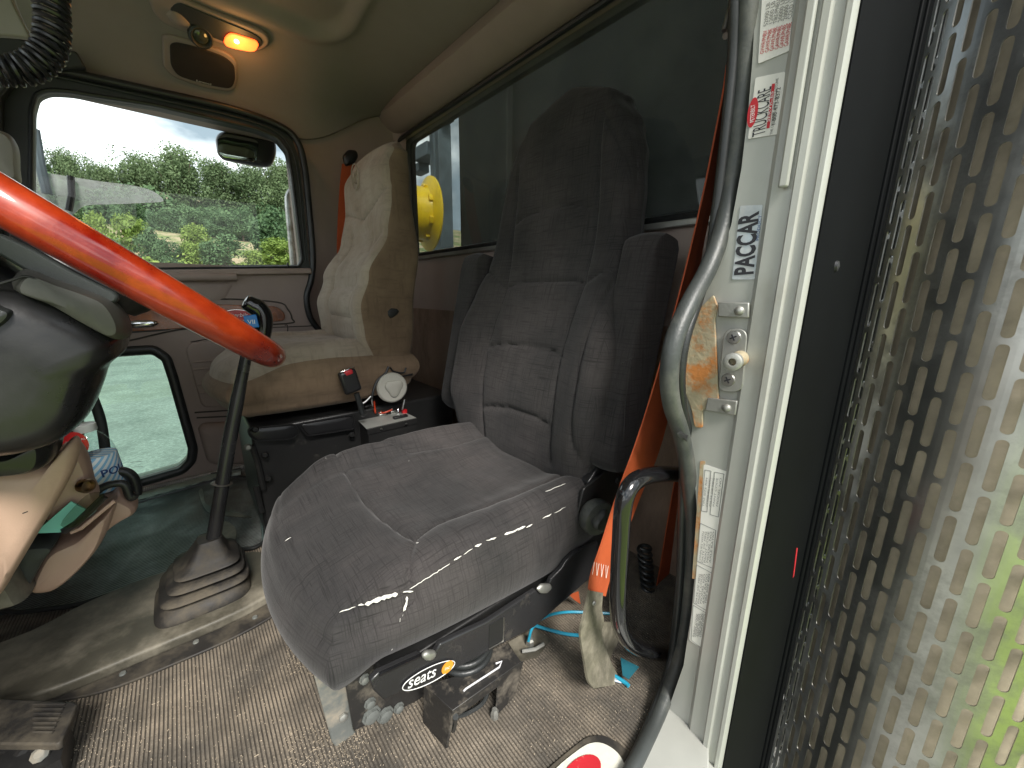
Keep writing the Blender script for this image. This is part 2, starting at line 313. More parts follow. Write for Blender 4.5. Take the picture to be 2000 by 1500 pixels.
def tube(path, r, n=12, closed=False, flat=None):
    path = [V(p) for p in path]; L = len(path); rs = r if isinstance(r, (list, tuple)) else [r]*L
    tang = []
    for i in range(L):
        a = path[(i-1) % L] if closed or i > 0 else path[i]; b = path[(i+1) % L] if closed or i < L-1 else path[i]
        t = (b-a); tang.append(t.normalized() if t.length > 1e-9 else V((0, 0, 1)))
    up = V((0, 0, 1)) if abs(tang[0].z) < .9 else V((1, 0, 0))
    if flat is not None: up = V(flat[0])
    nrm = (up-tang[0]*up.dot(tang[0])).normalized(); v = []; f = []
    for i in range(L):
        if flat is not None: nrm = V(flat[0])
        nrm = (nrm-tang[i]*nrm.dot(tang[i])).normalized(); bn = tang[i].cross(nrm)
        sx, sy = (1, 1) if flat is None else (flat[1], flat[2])
        for k in range(n):
            a = 2*math.pi*k/n; v.append(path[i]+(nrm*math.cos(a)*sx+bn*math.sin(a)*sy)*rs[i])
    for i in range(L if closed else L-1):
        j = (i+1) % L
        for k in range(n): f.append((i*n+k, i*n+(k+1) % n, j*n+(k+1) % n, j*n+k))
    if not closed:
        f.append(tuple(range(n))[::-1]); f.append(tuple((L-1)*n+k for k in range(n)))
    return v, f
def prism(pts, d):
    pts = [V(p) for p in pts]; d = V(d); n = len(pts)
    v = pts+[p+d for p in pts]
    tri = tessellate_polygon([pts]); f = [tuple(t) for t in tri]+[tuple(i+n for i in t)[::-1] for t in tri] if False else [tuple(range(n)), tuple(range(n, 2*n))[::-1]]
    f += [(i, (i+1) % n, n+(i+1) % n, n+i) for i in range(n)]
    return v, f
def plate(outer, holes, d):
    """flat plate with holes; outer/holes lists of 3d points, extruded by d"""
    d = V(d); loops = [[V(p) for p in outer]]+[[V(p) for p in h] for h in holes]
    allp = [p for l in loops for p in l]; n = len(allp)
    bm = bmesh.new(); bv = [bm.verts.new(q) for q in allp]; k = 0
    for l in loops:
        for i in range(len(l)): bm.edges.new((bv[k+i], bv[k+(i+1) % len(l)]))
        k += len(l)
    bm.verts.index_update()
    bmesh.ops.triangle_fill(bm, use_beauty=True, use_dissolve=False, edges=bm.edges[:], normal=d.normalized())
    tri = [tuple(q.index for q in f_.verts) for f_ in bm.faces]; bm.free()
    v = allp+[p+d for p in allp]; f = [tuple(t) for t in tri]+[tuple(i+n for i in t)[::-1] for t in tri]
    k = 0
    for l in loops:
        m_ = len(l)
        for i in range(m_): f.append((k+i, k+(i+1) % m_, n+k+(i+1) % m_, n+k+i))
        k += m_
    return v, f
def lathe(prof, c, axis, n=32):
    c = V(c); a = V(axis).normalized(); u = a.orthogonal().normalized(); w_ = a.cross(u); v = []; f = []
    for r, h in prof:
        for k in range(n):
            t = 2*math.pi*k/n; v.append(c+a*h+(u*math.cos(t)+w_*math.sin(t))*max(r, 1e-5))
    for i in range(len(prof)-1):
        for k in range(n): f.append((i*n+k, i*n+(k+1) % n, (i+1)*n+(k+1) % n, (i+1)*n+k))
    f.append(tuple(range(n))[::-1]); f.append(tuple((len(prof)-1)*n+k for k in range(n)))
    return v, f
def rnd(pts, r, k=5):
    """round the corners of a closed 3d polygon"""
    pts = [V(p) for p in pts]; n = len(pts); out = []
    for i in range(n):
        rr = r[i] if isinstance(r, (list, tuple)) else r
        p = pts[i]; a = pts[i-1]-p; b = pts[(i+1) % n]-p
        q = min(rr, a.length*.48, b.length*.48)
        s = p+a.normalized()*q; e = p+b.normalized()*q
        if q < 1e-5: out.append(p); continue
        for j in range(k+1):
            t = j/k; out.append(s*(1-t)**2+p*2*t*(1-t)+e*t*t)
    return out
def puffy(outline, nrm, half, layers=7, pw=.5, centre=None, inset=None):
    """solid whose silhouette is outline, rounded towards +-nrm"""
    pts = [V(p) for p in outline]; nrm = V(nrm).normalized(); n = len(pts)
    c = centre if centre is not None else sum(pts, V())/n
    c = V(c); v = []; f = []
    for i in range(layers):
        a = -math.pi/2+math.pi*(i+.0)/(layers-1); a *= .985
        s = max(math.cos(a), 1e-3)**pw; h = math.sin(a)*half
        for p in pts: v.append(c+(p-c)*s+nrm*h)
    for i in range(layers-1):
        for k in range(n): f.append((i*n+k, i*n+(k+1) % n, (i+1)*n+(k+1) % n, (i+1)*n+k))
    f.append(tuple(range(n))[::-1]); f.append(tuple((layers-1)*n+k for k in range(n)))
    return v, f
def pad(N, foot, top, bot, xf, s0=.85, rr=.03, M_=8, bulge=.01, groove=None, rb=None):
    """upholstered block: grid (u,v) in [-1,1]^2 -> top skin, rolled edge, sides, back skin"""
    v = []; f = []; idx = {}
    rb = rr if rb is None else rb
    def skin(fn, sgn, r_):
        base = len(v)
        for i in range(N+1):
            for j in range(N+1):
                u = -1+2*i/N; w_ = -1+2*j/N; s = max(abs(u), abs(w_))
                h = fn(u, w_)
                if s > s0:
                    q = (s-s0)/(1-s0); h -= sgn*r_*(1-math.sqrt(max(0, 1-q*q)))
                if groove and sgn > 0: h -= groove(u, w_)
                a, b = foot(u, w_, 0); v.append(xf(a, b, h))
        for i in range(N):
            for j in range(N):
                a = base+i*(N+1)+j; f.append((a, a+1, a+N+2, a+N+1))
        return base
    b0 = skin(top, 1, rr); b1 = skin(bot, -1, rb)
    per = [(i, 0) for i in range(N)]+[(N, j) for j in range(N)]+[(i, N) for i in range(N, 0, -1)]+[(0, j) for j in range(N, 0, -1)]
    rings = [[b0+i*(N+1)+j for i, j in per]]
    for k in range(1, M_):
        t = k/M_; r = []
        for i, j in per:
            u = -1+2*i/N; w_ = -1+2*j/N
            h = (top(u, w_)-rr)*(1-t)+(bot(u, w_)+rb)*t
            a, b = foot(u, w_, bulge*math.sin(math.pi*t)**.8); r.append(len(v)); v.append(xf(a, b, h))
        rings.append(r)
    rings.append([b1+i*(N+1)+j for i, j in per]); L = len(per)
    for a, b in zip(rings, rings[1:]):
        for k in range(L): f.append((a[k], a[(k+1) % L], b[(k+1) % L], b[k]))
    return v, f
def sq(u, w_, k=.5):
    """square to rounded square"""
    return u*math.sqrt(1-k*w_*w_/2), w_*math.sqrt(1-k*u*u/2)
def seg_d(px, py, pts):
    best = 9
    for (ax, ay), (bx, by) in zip(pts, pts[1:]):
        dx, dy = bx-ax, by-ay; t = max(0, min(1, ((px-ax)*dx+(py-ay)*dy)/(dx*dx+dy*dy+1e-12)))
        best = min(best, math.hypot(px-ax-t*dx, py-ay-t*dy))
    return best
def sm(a, b, x):
    t = max(0, min(1, (x-a)/(b-a))); return t*t*(3-2*t)
def interp(tab, x):
    if x <= tab[0][0]: return tab[0][1]
    for (a, b), (c, d) in zip(tab, tab[1:]):
        if x <= c:
            t = (x-a)/(c-a); t = t*t*(3-2*t); return b+(d-b)*t
    return tab[-1][1]
def text(name, s, origin, xd, yd, size, m, parent=None, align='LEFT', off=.0004, sx=1, bold=0, shear=0):
    """flat lettering as a mesh; origin = lower left, xd = reading direction, yd = up"""
    cu = bpy.data.curves.new(name, 'FONT'); cu.body = s; cu.size = 1; cu.align_x = align; cu.offset = bold; cu.shear = shear
    cu.resolution_u = 3; cu.extrude = 0
    ob = bpy.data.objects.new('tmp', cu); COL.objects.link(ob)
    dg = bpy.context.evaluated_depsgraph_get(); me = bpy.data.meshes.new_from_object(ob.evaluated_get(dg))
    bpy.data.objects.remove(ob); xd = V(xd).normalized(); yd = V(yd).normalized(); n = xd.cross(yd)
    if n.dot(CAM-V(origin)) < 0: n = -n
    org = ORG[parent] if parent is not None else V()
    for q in me.vertices: q.co = V(origin)+(xd*q.co.x*sx+yd*q.co.y)*size+n*off-org
    me.materials.clear(); me.materials.append(m); me.name = name
    o_ = bpy.data.objects.new(name, me); COL.objects.link(o_)
    if parent is not None: o_.parent = parent
    ORG[o_] = org; return o_
def merge_objs(objs, name, parent):
    """join several flat lettering meshes into one"""
    mb = MB(); mats = []; org = ORG[objs[0]]
    for q in objs:
        mm = q.data.materials[0]
        if mm not in mats: mats.append(mm)
        mb.add([v_.co+org for v_ in q.data.vertices], [tuple(p.vertices) for p in q.data.polygons], mats.index(mm))
    for q in objs: bpy.data.objects.remove(q)
    return mk(name, mb, mats, parent, smooth=0)
def copy_part(o, delta, parent):
    c = o.copy(); COL.objects.link(c); c.parent = parent; c.location = V(o.location)+V(delta); ORG[c] = ORG[o]; return c
def px_poly(pts, ax, val): return [P(x, y, ax, val) for x, y in pts]

# ================================================================== SETTING
def struct(name, mb, m, **k): return lab(mk(name, mb, m, **k), kind='structure')
GZ = -1.15
struct('ground', prism([(-300, -300, GZ), (300, -300, GZ), (300, 300, GZ), (-300, 300, GZ)], (0, 0, -.3)), MT['asphalt'], smooth=0)
def terr(x, y):
    d = -y-17
    z = GZ-.2+3.3*sm(0, 7, d)+.22*max(0, d-5)
    return z+.35*mnoise.noise(V((x*.16, y*.16, 0)))*sm(0, 4, d)+.5*mnoise.noise(V((x*.05, y*.05, 3)))*sm(2, 10, d)
mb = MB(); nx, ny = 70, 50
vv = [V((-70+140*i/nx, -16-75*(j/ny)**1.4, 0)) for i in range(nx+1) for j in range(ny+1)]
for p in vv: p.z = terr(p.x, p.y)
mb.add(vv, [(i*(ny+1)+j, i*(ny+1)+j+1, (i+1)*(ny+1)+j+1, (i+1)*(ny+1)+j) for i in range(nx) for j in range(ny)])
struct('hillside', mb, MT['soil'])
struct('green_reflection_patch', prism([(-5, 1.0, GZ+.004), (4, 1.0, GZ+.004), (4, 7, GZ+.004), (-5, 7, GZ+.004)], (0, 0, .05)), MT['reflection_green'], smooth=0)  # unseen green patch, added for lime reflections on jamb and heat shield
# cab floor: moulded ribs across the cab, real geometry
mb = MB(); pitch = .0061; x = -.985; yl, yr = -2.03, -.222; k = 0
while x < 1.0:
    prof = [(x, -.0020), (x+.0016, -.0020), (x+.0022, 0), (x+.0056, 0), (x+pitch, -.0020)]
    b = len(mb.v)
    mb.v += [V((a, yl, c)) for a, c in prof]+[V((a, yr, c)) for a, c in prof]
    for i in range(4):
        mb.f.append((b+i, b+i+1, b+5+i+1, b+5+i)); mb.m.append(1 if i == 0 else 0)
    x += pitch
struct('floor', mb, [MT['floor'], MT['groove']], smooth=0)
struct('floor_pan', MB().box((0, -1.12, -.06), (1.97, 1.83, .1)), MT['black_metal'], smooth=0)
# headliner
def zc(x, y):
    ze = 1.415+.19*sm(.5, .92, -x)
    zm = 1.70-.055*sm(.62, .9, -x)-.10*sm(.45, .9, x)
    v_ = min(1, abs(y+1.12)/.885)
    z = ze+(zm-ze)*(1-v_**2.8)**.62
    # sunken centre panel with rounded corner
    dx = -(x+.60); dy = -(y+1.68); cx, cy = min(0, dx+.12-.12), min(0, dy)
    r = .12; ax, ay = dx+r, dy+r
    d = (math.hypot(max(ax, 0), max(ay, 0))+min(max(ax, ay), 0))-r
    return z+.022*(1-sm(-.035, .0, d))-.006*math.exp(-((d-.012)/.014)**2)
mb = MB(); nx, ny = 200, 190
xs = [-.925+1.9*i/nx for i in range(nx+1)]; ys = [-2.06+1.90*j/ny for j in range(ny+1)]
mb.add([(a, b, zc(a, b)) for a in xs for b in ys], [(i*(ny+1)+j, i*(ny+1)+j+1, (i+1)*(ny+1)+j+1, (i+1)*(ny+1)+j) for i in range(nx) for j in range(ny)])
struct('ceiling', mb, MT['headliner'])
struct('roof', MB().box((0, -1.12, 1.79), (2.06, 2.0, .03)), MT['gloss_black'], smooth=0)
# rear wall with window opening
RX = -.97
hole = rnd([(RX, -2.035, .955), (RX, -.36, .955), (RX, -.36, 1.52), (RX, -2.035, 1.52)], .05)
struct('wall_rear', plate([(RX, -2.10, -.05), (RX, -.22, -.05), (RX, -.22, 1.78), (RX, -2.10, 1.78)], [hole], (-.06, 0, 0)), MT['trim'], smooth=0)
mb = MB().box((RX+.004, -1.16, .335), (.016, 1.84, .71)); low = struct('wall_rear_lower_panel', mb, MT['trim_dirty'], smooth=0, bevel=.004)
# rounded header over the rear window
prof = [(-.972, 1.530), (-.950, 1.530), (-.922, 1.54), (-.888, 1.565), (-.868, 1.595), (-.874, 1.632), (-.895, 1.652), (-.93, 1.662), (-.972, 1.67)]
mb = MB(); ysx = [-2.06+1.84*j/40 for j in range(41)]
for yy in ysx:
    c_ = .05*sm(-1.86, -2.06, yy)
    for a, c in prof: mb.v.append(V((a, yy, c+c_*.3)))
n_ = len(prof)
for j in range(40):
    for i in range(n_-1): mb.f.append((j*n_+i, j*n_+i+1, (j+1)*n_+i+1, (j+1)*n_+i)); mb.m.append(0)
struct('wall_rear_header', mb, MT['trim'])
# passenger side wall behind the door and rounded rear corner
op = rnd([(.5, -2.03, .02), (.5, -2.03, 1.40), (-.46, -2.03, 1.40), (-.46, -2.03, .02)], .04)
struct('wall_side', plate([(1.0, -2.03, -.05), (1.0, -2.03, 1.78), (-.97, -2.03, 1.78), (-.97, -2.03, -.05)], [op], (0, -.07, 0)), MT['trim'], smooth=0)
mb = MB(); ring = []
for zz in [0, .3, .6, .9, 1.0, 1.2, 1.4, 1.5, 1.62, 1.7]:
    r_ = .055+.03*sm(1.35, 1.6, zz)
    ring.append([V((-.985+r_*(1-math.sin(a))+.006, -2.04+r_*(1-math.cos(a)), zz)) for a in [math.pi/2*i/8 for i in range(9)]])
for r_ in ring: mb.v += r_
for j in range(len(ring)-1):
    for i in range(8): mb.f.append((j*9+i, j*9+i+1, (j+1)*9+i+1, (j+1)*9+i)); mb.m.append(0)
struct('wall_corner', mb, MT['trim'])
# front wall with windscreen opening
fo = rnd([(.98, -1.99, .66), (.98, -.25, .66), (.80, -.28, 1.54), (.80, -1.95, 1.54)], .06)
struct('wall_front', plate([(1.165, -2.06, -.05), (1.165, -.18, -.05), (.70, -.18, 1.80), (.70, -2.06, 1.80)], [[V((1.165-.2514*(p.z+.05), p.y, p.z)) for p in fo]], (.05, 0, 0)), MT['trim_dark'], smooth=0)

WS = thing('windscreen', 'large front windscreen of the cab in a dark surround', 'windscreen', (1.0, -1.12, .66))
mk('pane', prism([V((1.165-.2514*(p.z+.05)+.02, p.y, p.z)) for p in fo], (.005, 0, .001)), MT['win'], WS, smooth=0)
mk('rubber_edge', tube([V((1.165-.2514*(p.z+.05), p.y, p.z)) for p in fo], .012, 8, True), MT['rubber'], WS)
# ================================================================== DRIVER SIDE PILLAR (door jamb)
jx = -.60
seal_px = [(1462, -60), (1460, 20), (1456, 110), (1447, 210), (1433, 330), (1412, 440), (1385, 520), (1348, 590), (1318, 660), (1307, 730), (1312, 790), (1331, 850), (1343, 920), (1350, 1010), (1348, 1110), (1340, 1200), (1322, 1300), (1284, 1400), (1240, 1490), (1190, 1580)]
def sealp(a, b, y=-.25): return P(a, b, 'y', y) if b < 1390 else P(a, b, 'z', .012)
seal = cat_rom([sealp(a, b) for a, b in seal_px], 6)
J = thing('door_jamb', 'cream painted jamb of the open driver door, stickers and latch pin on it', 'door jamb', (jx, -.12, -.5))
face = [P(a, b, 'x', jx) for a, b in [(1478, -110), (1475, 20), (1470, 110), (1462, 210), (1448, 330), (1428, 440), (1402, 520), (1370, 585), (1338, 650), (1322, 720), (1326, 790), (1345, 850), (1356, 920), (1362, 1010), (1358, 1110), (1350, 1200), (1335, 1300), (1300, 1400), (1255, 1500), (1210, 1600)]]
face += [P(1210, 1700, 'x', jx), V((jx, -.194, -.6)), V((jx, -.194, 1.75))]
mk('inner_face', prism(face, (-.012, 0, 0)), MT['jamb'], J, smooth=0)
prof = [(-.197, jx+.0005), (-.191, jx+.006), (-.168, jx+.007), (-.1655, jx+.012), (-.1585, jx+.012), (-.1560, jx+.006), (-.1465, jx+.005), (-.1440, jx+.010), (-.1390, jx+.010), (-.1375, jx+.004), (-.1375, jx-.03)]
mb = MB()
for zz in (-.62, 1.78):
    for a, b in prof: mb.v.append(V((b, a, zz)))
n_ = len(prof)
for i in range(n_-1): mb.f.append((i, i+1, n_+i+1, n_+i)); mb.m.append(0)
mk('outer_flange', mb, MT['jamb'], J, smooth=25)
# narrow raised drip strip seen in the upper half
mk('drip_strip', MB().box((jx+.014, -.176, 1.33), (.008, .010, .86)), MT['jamb'], J, bevel=.002)
mk('pillar_core', MB().box((-.80, -.183, .58), (.37, .08, 2.4)), MT['black_metal'], J, smooth=0)
# lap plate with rust, tabs, rivets, latch pin
pl = rnd([P(a, b, 'x', jx+.006) for a, b in [(1393, 575), (1402, 600), (1396, 625), (1404, 790), (1372, 800), (1372, 836), (1356, 835), (1350, 800), (1336, 760), (1330, 700), (1338, 650), (1358, 610)]], .004)
mk('rusty_lap_plate', prism(pl, (-.004, 0, 0)), MT['rust'], J, smooth=0, bevel=.0012)
tab = rnd([P(a, b, 'x', jx+.010) for a, b in [(1352, 588), (1464, 590), (1462, 622), (1350, 620)]], .006)
t0 = mk('tab', prism([P(a, b, 'x', jx+.009) for a, b in [(1402, 590), (1463, 591), (1462, 621), (1402, 619)]], (-.004, 0, 0)), MT['zinc'], J, bevel=.0015)
t1 = mk('tab', prism([P(a, b, 'x', jx+.009) for a, b in [(1382, 777), (1440, 783), (1436, 812), (1376, 802)]], (-.004, 0, 0)), MT['zinc'], J, bevel=.0015)
for (a, b), t_ in (((1444, 607), t0), ((1419, 797), t1)):
    mk('rivet', lathe([(.0065, 0), (.0065, .001), (.005, .0032), (.0025, .0045), (0, .005)], P(a, b, 'x', jx+.009), (1, 0, 0), 20), MT['zinc'], t_)
sp = rnd([P(a, b, 'x', jx+.004) for a, b in [(1416, 642), (1462, 642), (1452, 765), (1404, 765)]], .014, 8)
spo = mk('strike_plate', prism(sp, (.004, 0, 0)), MT['zinc'], J, bevel=.001)
for a, b in ((1433, 659), (1422, 742)):
    c = P(a, b, 'x', jx+.008)
    s_ = mk('screw', lathe([(.0095, 0), (.0085, .0016), (0, .002)], c, (1, 0, 0), 24), MT['steel'], spo)
    mb = MB().box(c+V((.0021, 0, 0)), (.0012, .0095, .002), Matrix.Rotation(.5, 3, 'X')).box(c+V((.0024, 0, 0)), (.0012, .002, .0095), Matrix.Rotation(.5, 3, 'X'))
    mk('cross_slot', mb, MT['print_black'], spo, smooth=0)
c = P(1446, 700, 'x', jx+.008)
pin = mk('latch_pin', lathe([(.011, 0), (.011, .006), (.0085, .010), (.0085, .032), (.0115, .034), (.0115, .042), (.0095, .0435), (.005, .0435), (.0045, .036)], c, (1, .12, 0), 32), MT['rust'], J)
mk('pin_cap', lathe([(.0118, .0345), (.0118, .0425), (.0095, .044), (.005, .044), (.0045, .036)], c, (1, .12, 0), 32), MT['zinc'], pin)
# stickers ----------------------------------------------------------
def sticker(name, px, m, th=.0006, rr=.002, x_=None, label=None):
    q = [P(a, b, 'x', jx+.0008 if x_ is None else x_) for a, b in px]
    o_ = mk(name, prism(rnd(q, rr), (th, 0, 0)), m, J, smooth=0)
    if label: o_['label'] = label
    return o_, q
def txt_on(par, s, px0, px1, size, m, x_=None, **k):
    a = P(*px0, 'x', jx+.0014 if x_ is None else x_); b = P(*px1, 'x', jx+.0014 if x_ is None else x_)
    xd = (b-a).normalized(); yd = xd.cross(V((1, 0, 0))); 
    if k.pop('flip', False): yd = -yd
    return text('lettering', s, a, xd, -yd if False else yd, size, m, par, **k)
XU = V((1, 0, 0))
s1, _ = sticker('foil_sticker', [(1446, 402), (1490, 400), (1474, 546), (1430, 546)], MT['silver_label'], label='silver foil sticker with large black letters')
def fit_text(par, s, p0, p1, h_px, m, bold=0, x_=jx+.0016, sx=None, shear=0):
    """letters reading from pixel p0 to p1 (baseline), cap height towards the left"""
    a = P(*p0, 'x', x_); b = P(*p1, 'x', x_); xd = b-a; Lh = xd.length
    yd = V((1, 0, 0)).cross(xd).normalized()
    # reading upwards: letter tops point to the cab interior (-Y)
    if yd.y > 0: yd = -yd
    if xd.z < 0: yd = -yd
    size = h_px/.72
    o_ = text('lettering', s, a, xd, yd, size, m, par, bold=bold, shear=shear)
    ws = [(q.co+ORG[o_]-a).dot(xd.normalized()) for q in o_.data.vertices]; wd = max(ws) if ws else 1
    k = Lh/wd
    for q in o_.data.vertices:
        r = q.co+ORG[o_]-a; t = r.dot(xd.normalized()); q.co = a+xd.normalized()*t*k+(r-xd.normalized()*t)-ORG[o_]
    return o_
fit_text(s1, 'PACCAR', (1470, 536), (1481, 412), .0235, MT['print_black'], bold=.035)
fit_text(s1, 'PRODUCT', (1482, 470), (1488, 420), .0035, MT['print_navy'])
s2, _ = sticker('service_sticker', [(1476, 152), (1534, 140), (1520, 262), (1461, 272)], MT['white'], label='white service sticker with red oval and phone number')
fit_text(s2, 'TRUCKCARE', (1494, 262), (1507, 168), .0155, MT['print_black'], sx=1)
fit_text(s2, 'THE CUSTOMER ASSISTANCE HOTLINE', (1509, 262), (1521, 152), .003, MT['print_grey'])
fit_text(s2, '1-800-473-8372', (1514, 245), (1525, 170), .0045, MT['print_black'])
r1 = mk('red_bar', prism([P(a, b, 'x', jx+.0018) for a, b in [(1508, 164), (1514, 163), (1503, 250), (1497, 251)]], (.0003, 0, 0)), MT['print_red'], s2, smooth=0)
fit_text(r1, 'SERVICES', (1503, 238), (1511, 178), .0036, MT['print_white'], x_=jx+.0024)
c = P(1470, 220, 'x', jx+.0018); mk('red_oval', prism([c+V((0, math.cos(a)*.006, math.sin(a)*.017)) for a in [2*math.pi*i/28 for i in range(28)]], (.0003, 0, 0)), MT['print_red'], s2, smooth=0)
fit_text(s2, 'PETERBILT', (1473, 238), (1475, 203), .005, MT['print_white'], x_=jx+.0024)
s3, _ = sticker('weight_rating_sticker', [(1492, -60), (1556, -60), (1541, 100), (1481, 125)], MT['white'], label='white and red weight rating label')
for i in range(6):
    xo = 1490+i*9.5
    fit_text(s3, ('GVWR/PNBV', 'GAWR/PNBE')[i > 0], (xo+2, 104-i*3), (xo+9, 58-i*3), .0045, MT['print_red'])
    fit_text(s3, ('52000 LB', '12000 LB', 'TIRE/PNEU', '20000 LB', '20000 LB', 'COLD 110')[i], (xo+9, 50-i*3), (xo+15, 4-i*3), .0045, MT['print_grey'])
s4, _ = sticker('certification_label', [(1375, 906), (1424, 922), (1416, 1000), (1383, 1274), (1346, 1250), (1366, 1060)], MT['white'], rr=.004, label='long white certification label with small print in boxes')
mk('tape_edge', prism(rnd([P(a, b, 'x', jx+.0005) for a, b in [(1368, 900), (1378, 900), (1360, 1130), (1352, 1130)]], .002), (.0008, 0, 0)), MT['rust'], s4, smooth=0)
def frame_px(par, px, wd=.0005):
    q = [P(a, b, 'x', jx+.0016) for a, b in px]; mb = MB()
    for a, b in zip(q, q[1:]+q[:1]): mb.tube([a, b], wd, 4)
    return mk('printed_box', mb, MT['print_grey'], par, smooth=0)
frame_px(s4, [(1377, 918), (1389, 920), (1381, 1000), (1370, 998)]); frame_px(s4, [(1396, 922), (1414, 926), (1403, 1010), (1387, 1005)])
frame_px(s4, [(1368, 1022), (1398, 1036), (1392, 1110), (1361, 1096)]); frame_px(s4, [(1361, 1103), (1391, 1120), (1384, 1195), (1355, 1178)]); frame_px(s4, [(1354, 1182), (1380, 1198), (1372, 1268), (1350, 1250)])
words = ['TIRE SIZE RIM', 'COMPLIES WITH', 'DATE OF MFG', 'PAINT CODE', 'MODEL NO', 'AXLE RATIO']
for j, (y0, y1, x0, x1) in enumerate([(995, 930, 1371, 1408), (1105, 1035, 1364, 1392), (1185, 1118, 1357, 1383), (1250, 1196, 1352, 1372)]):
    for i in range(5):
        xx = x0+4+(x1-x0-3)*i/5
        fit_text(s4, words[(i+j) % 6], (xx, y0-5), (xx+(995-930)*.12, y1+4), .0028, MT['print_grey'])
# door weather seals (one moulding: round bulb + fabric edged lip)
sl_ = thing('door_seal', 'dusty grey rubber weather seal curving down the open driver doorway', 'door seal', tuple(seal[0]))
mk('bulb', tube(seal, .0125, 16), MT['rubber_dusty'], sl_)
lip_off = {20: -25, 110: -24, 210: -24, 330: -23, 440: -16, 520: -2, 590: 14, 660: 21, 730: 22, 790: 20, 850: 12, 920: -8, 1010: -18, 1110: -19, 1200: -18, 1300: -14, 1400: -11}
lipp = [sealp(a+lip_off.get(b, -24 if b < 300 else -8), b, -.262) for a, b in seal_px]
mk('edge_lip', tube(cat_rom(lipp, 6), .0075, 10), MT['rubber'], sl_)
mk('tear', puffy([P(a, b, 'y', -.2365) for a, b in [(1322, 846), (1330, 842), (1334, 848), (1344, 850), (1341, 862), (1334, 856), (1326, 858)]], (0, 1, 0), .0015), MT['dash_dark'], sl_)
mk('sill_plate', prism([P(a, b, 'z', .009) for a, b in [(1296, 1372), (1272, 1430), (1248, 1500), (1205, 1600), (1385, 1600), (1385, 1372)]], (0, 0, -.04)), MT['jamb'], J, bevel=.003)
# cab outer skin and sill
cb = thing('cab_shell', 'glossy black outer side of the truck cab behind the cream door jamb', 'truck cab', (-.8, -.11, -.6))
mk('side_skin', MB().box((-.84, -.1395, .55), (.46, .008, 2.6)), MT['skin_black'], cb, smooth=0)
mk('side_rib', MB().box((-.945, -.134, .55), (.012, .006, 2.6)).box((-1.00, -.134, .55), (.012, .006, 2.6)), MT['skin_black'], cb, bevel=.002)
mk('rear_skin', plate([(-1.07, -2.1, -.6), (-1.07, -.144, -.6), (-1.07, -.144, 1.85), (-1.07, -2.1, 1.85)], [rnd([(-1.07, -2.05, .93), (-1.07, -.32, .93), (-1.07, -.32, 1.53), (-1.07, -2.05, 1.53)], .05)], (.03, 0, 0)), MT['skin_black'], cb, smooth=0)
mk('sill', MB().box((.2, -.175, -.30), (1.6, .08, .56)), MT['jamb'], cb, bevel=.01)
mk('fastener', lathe([(.008, 0), (.007, .003), (0, .005)], P(1632, 520, 'y', -.1355), (0, 1, 0), 16), MT['black_plastic'], cb)

# ================================================================== REAR WINDOW
rw = thing('rear_window', 'wide dirty rear window of the cab in a black rubber frame', 'window', (RX, -1.2, .95))
pane = [(RX-.03, p.y, p.z) for p in rnd([(RX, -2.04, .945), (RX, -.35, .945), (RX, -.35, 1.53), (RX, -2.04, 1.53)], .05)]
mk('pane', prism(pane, (-.004, 0, 0)), MT['win_rear'], rw, smooth=0)
fr = [V((RX+.003, p.y, p.z)) for p in rnd([(RX, -2.035, .957), (RX, -.36, .957), (RX, -.36, 1.518), (RX, -2.035, 1.518)], .05, 8)]
mk('rubber_frame', tube(fr, .010, 8, True), MT['rubber'], rw)
mk('sill_strip', MB().box((RX+.010, -1.2, .940), (.022, 1.66, .016)), MT['zinc'], rw, bevel=.003)

# ================================================================== PASSENGER DOOR
DY = -1.95
D = thing('passenger_door', 'closed passenger door with large upper window and small lower window', 'door', (0, DY, .03))
up = [(.50, DY, .80), (.50, DY, 1.36), (.46, DY, 1.405), (.1, DY, 1.432), (-.25, DY, 1.44), (-.40, DY, 1.43), (-.46, DY, 1.39), (-.478, DY, 1.32), (-.48, DY, 1.18), (-.474, DY, .80)]
wpx = [(62, 215), (70, 185), (92, 176), (130, 178), (300, 205), (500, 252), (540, 268), (562, 295), (570, 340), (590, 508), (584, 521), (300, 526), (59, 524)]
hole = px_poly(wpx, 'y', DY)
hole = rnd(hole, .012, 3)
up = [V(p_)-V((0, .003, 0)) for p_ in up]; hole = [p_-V((0, .003, 0)) for p_ in hole]
mk('upper_frame', plate(up, [hole], (0, -.055, 0)), MT['trim_dark'], D, smooth=0)
lw = [(186, 712), (208, 696), (298, 690), (322, 706), (334, 742), (371, 872), (368, 895), (350, 913), (270, 936), (190, 950), (160, 930), (158, 760)]
lhole = rnd(px_poly(lw, 'y', DY), .012, 3)
low = [(.50, DY, .03), (.50, DY, .868), (-.474, DY, .868), (-.466, DY, .80), (-.445, DY, .75), (-.448, DY, .69), (-.47, DY, .64), (-.52, DY, .55), (-.62, DY, .42), (-.62, DY, .03)]
mk('lower_panel', plate(low, [lhole], (0, -.06, 0)), MT['trim'], D, smooth=0)
mk('upper_pane', prism([p+V((0, -.03, 0)) for p in hole], (0, -.004, 0)), MT['win'], D, smooth=0)
mk('lower_pane', prism([p+V((0, -.03, 0)) for p in lhole], (0, -.004, 0)), MT['win_green'], D, smooth=0)
mb = MB().tube([p+V((0, .003, 0)) for p in rnd(px_poly(wpx, 'y', DY), .012, 3)], .006, 8, True)
mk('upper_window_bead', mb, MT['rubber'], D)
oc = sum(lhole, V())/len(lhole)
ring = [oc+(p-oc)*1.065+V((0, .006, 0)) for p in lhole]
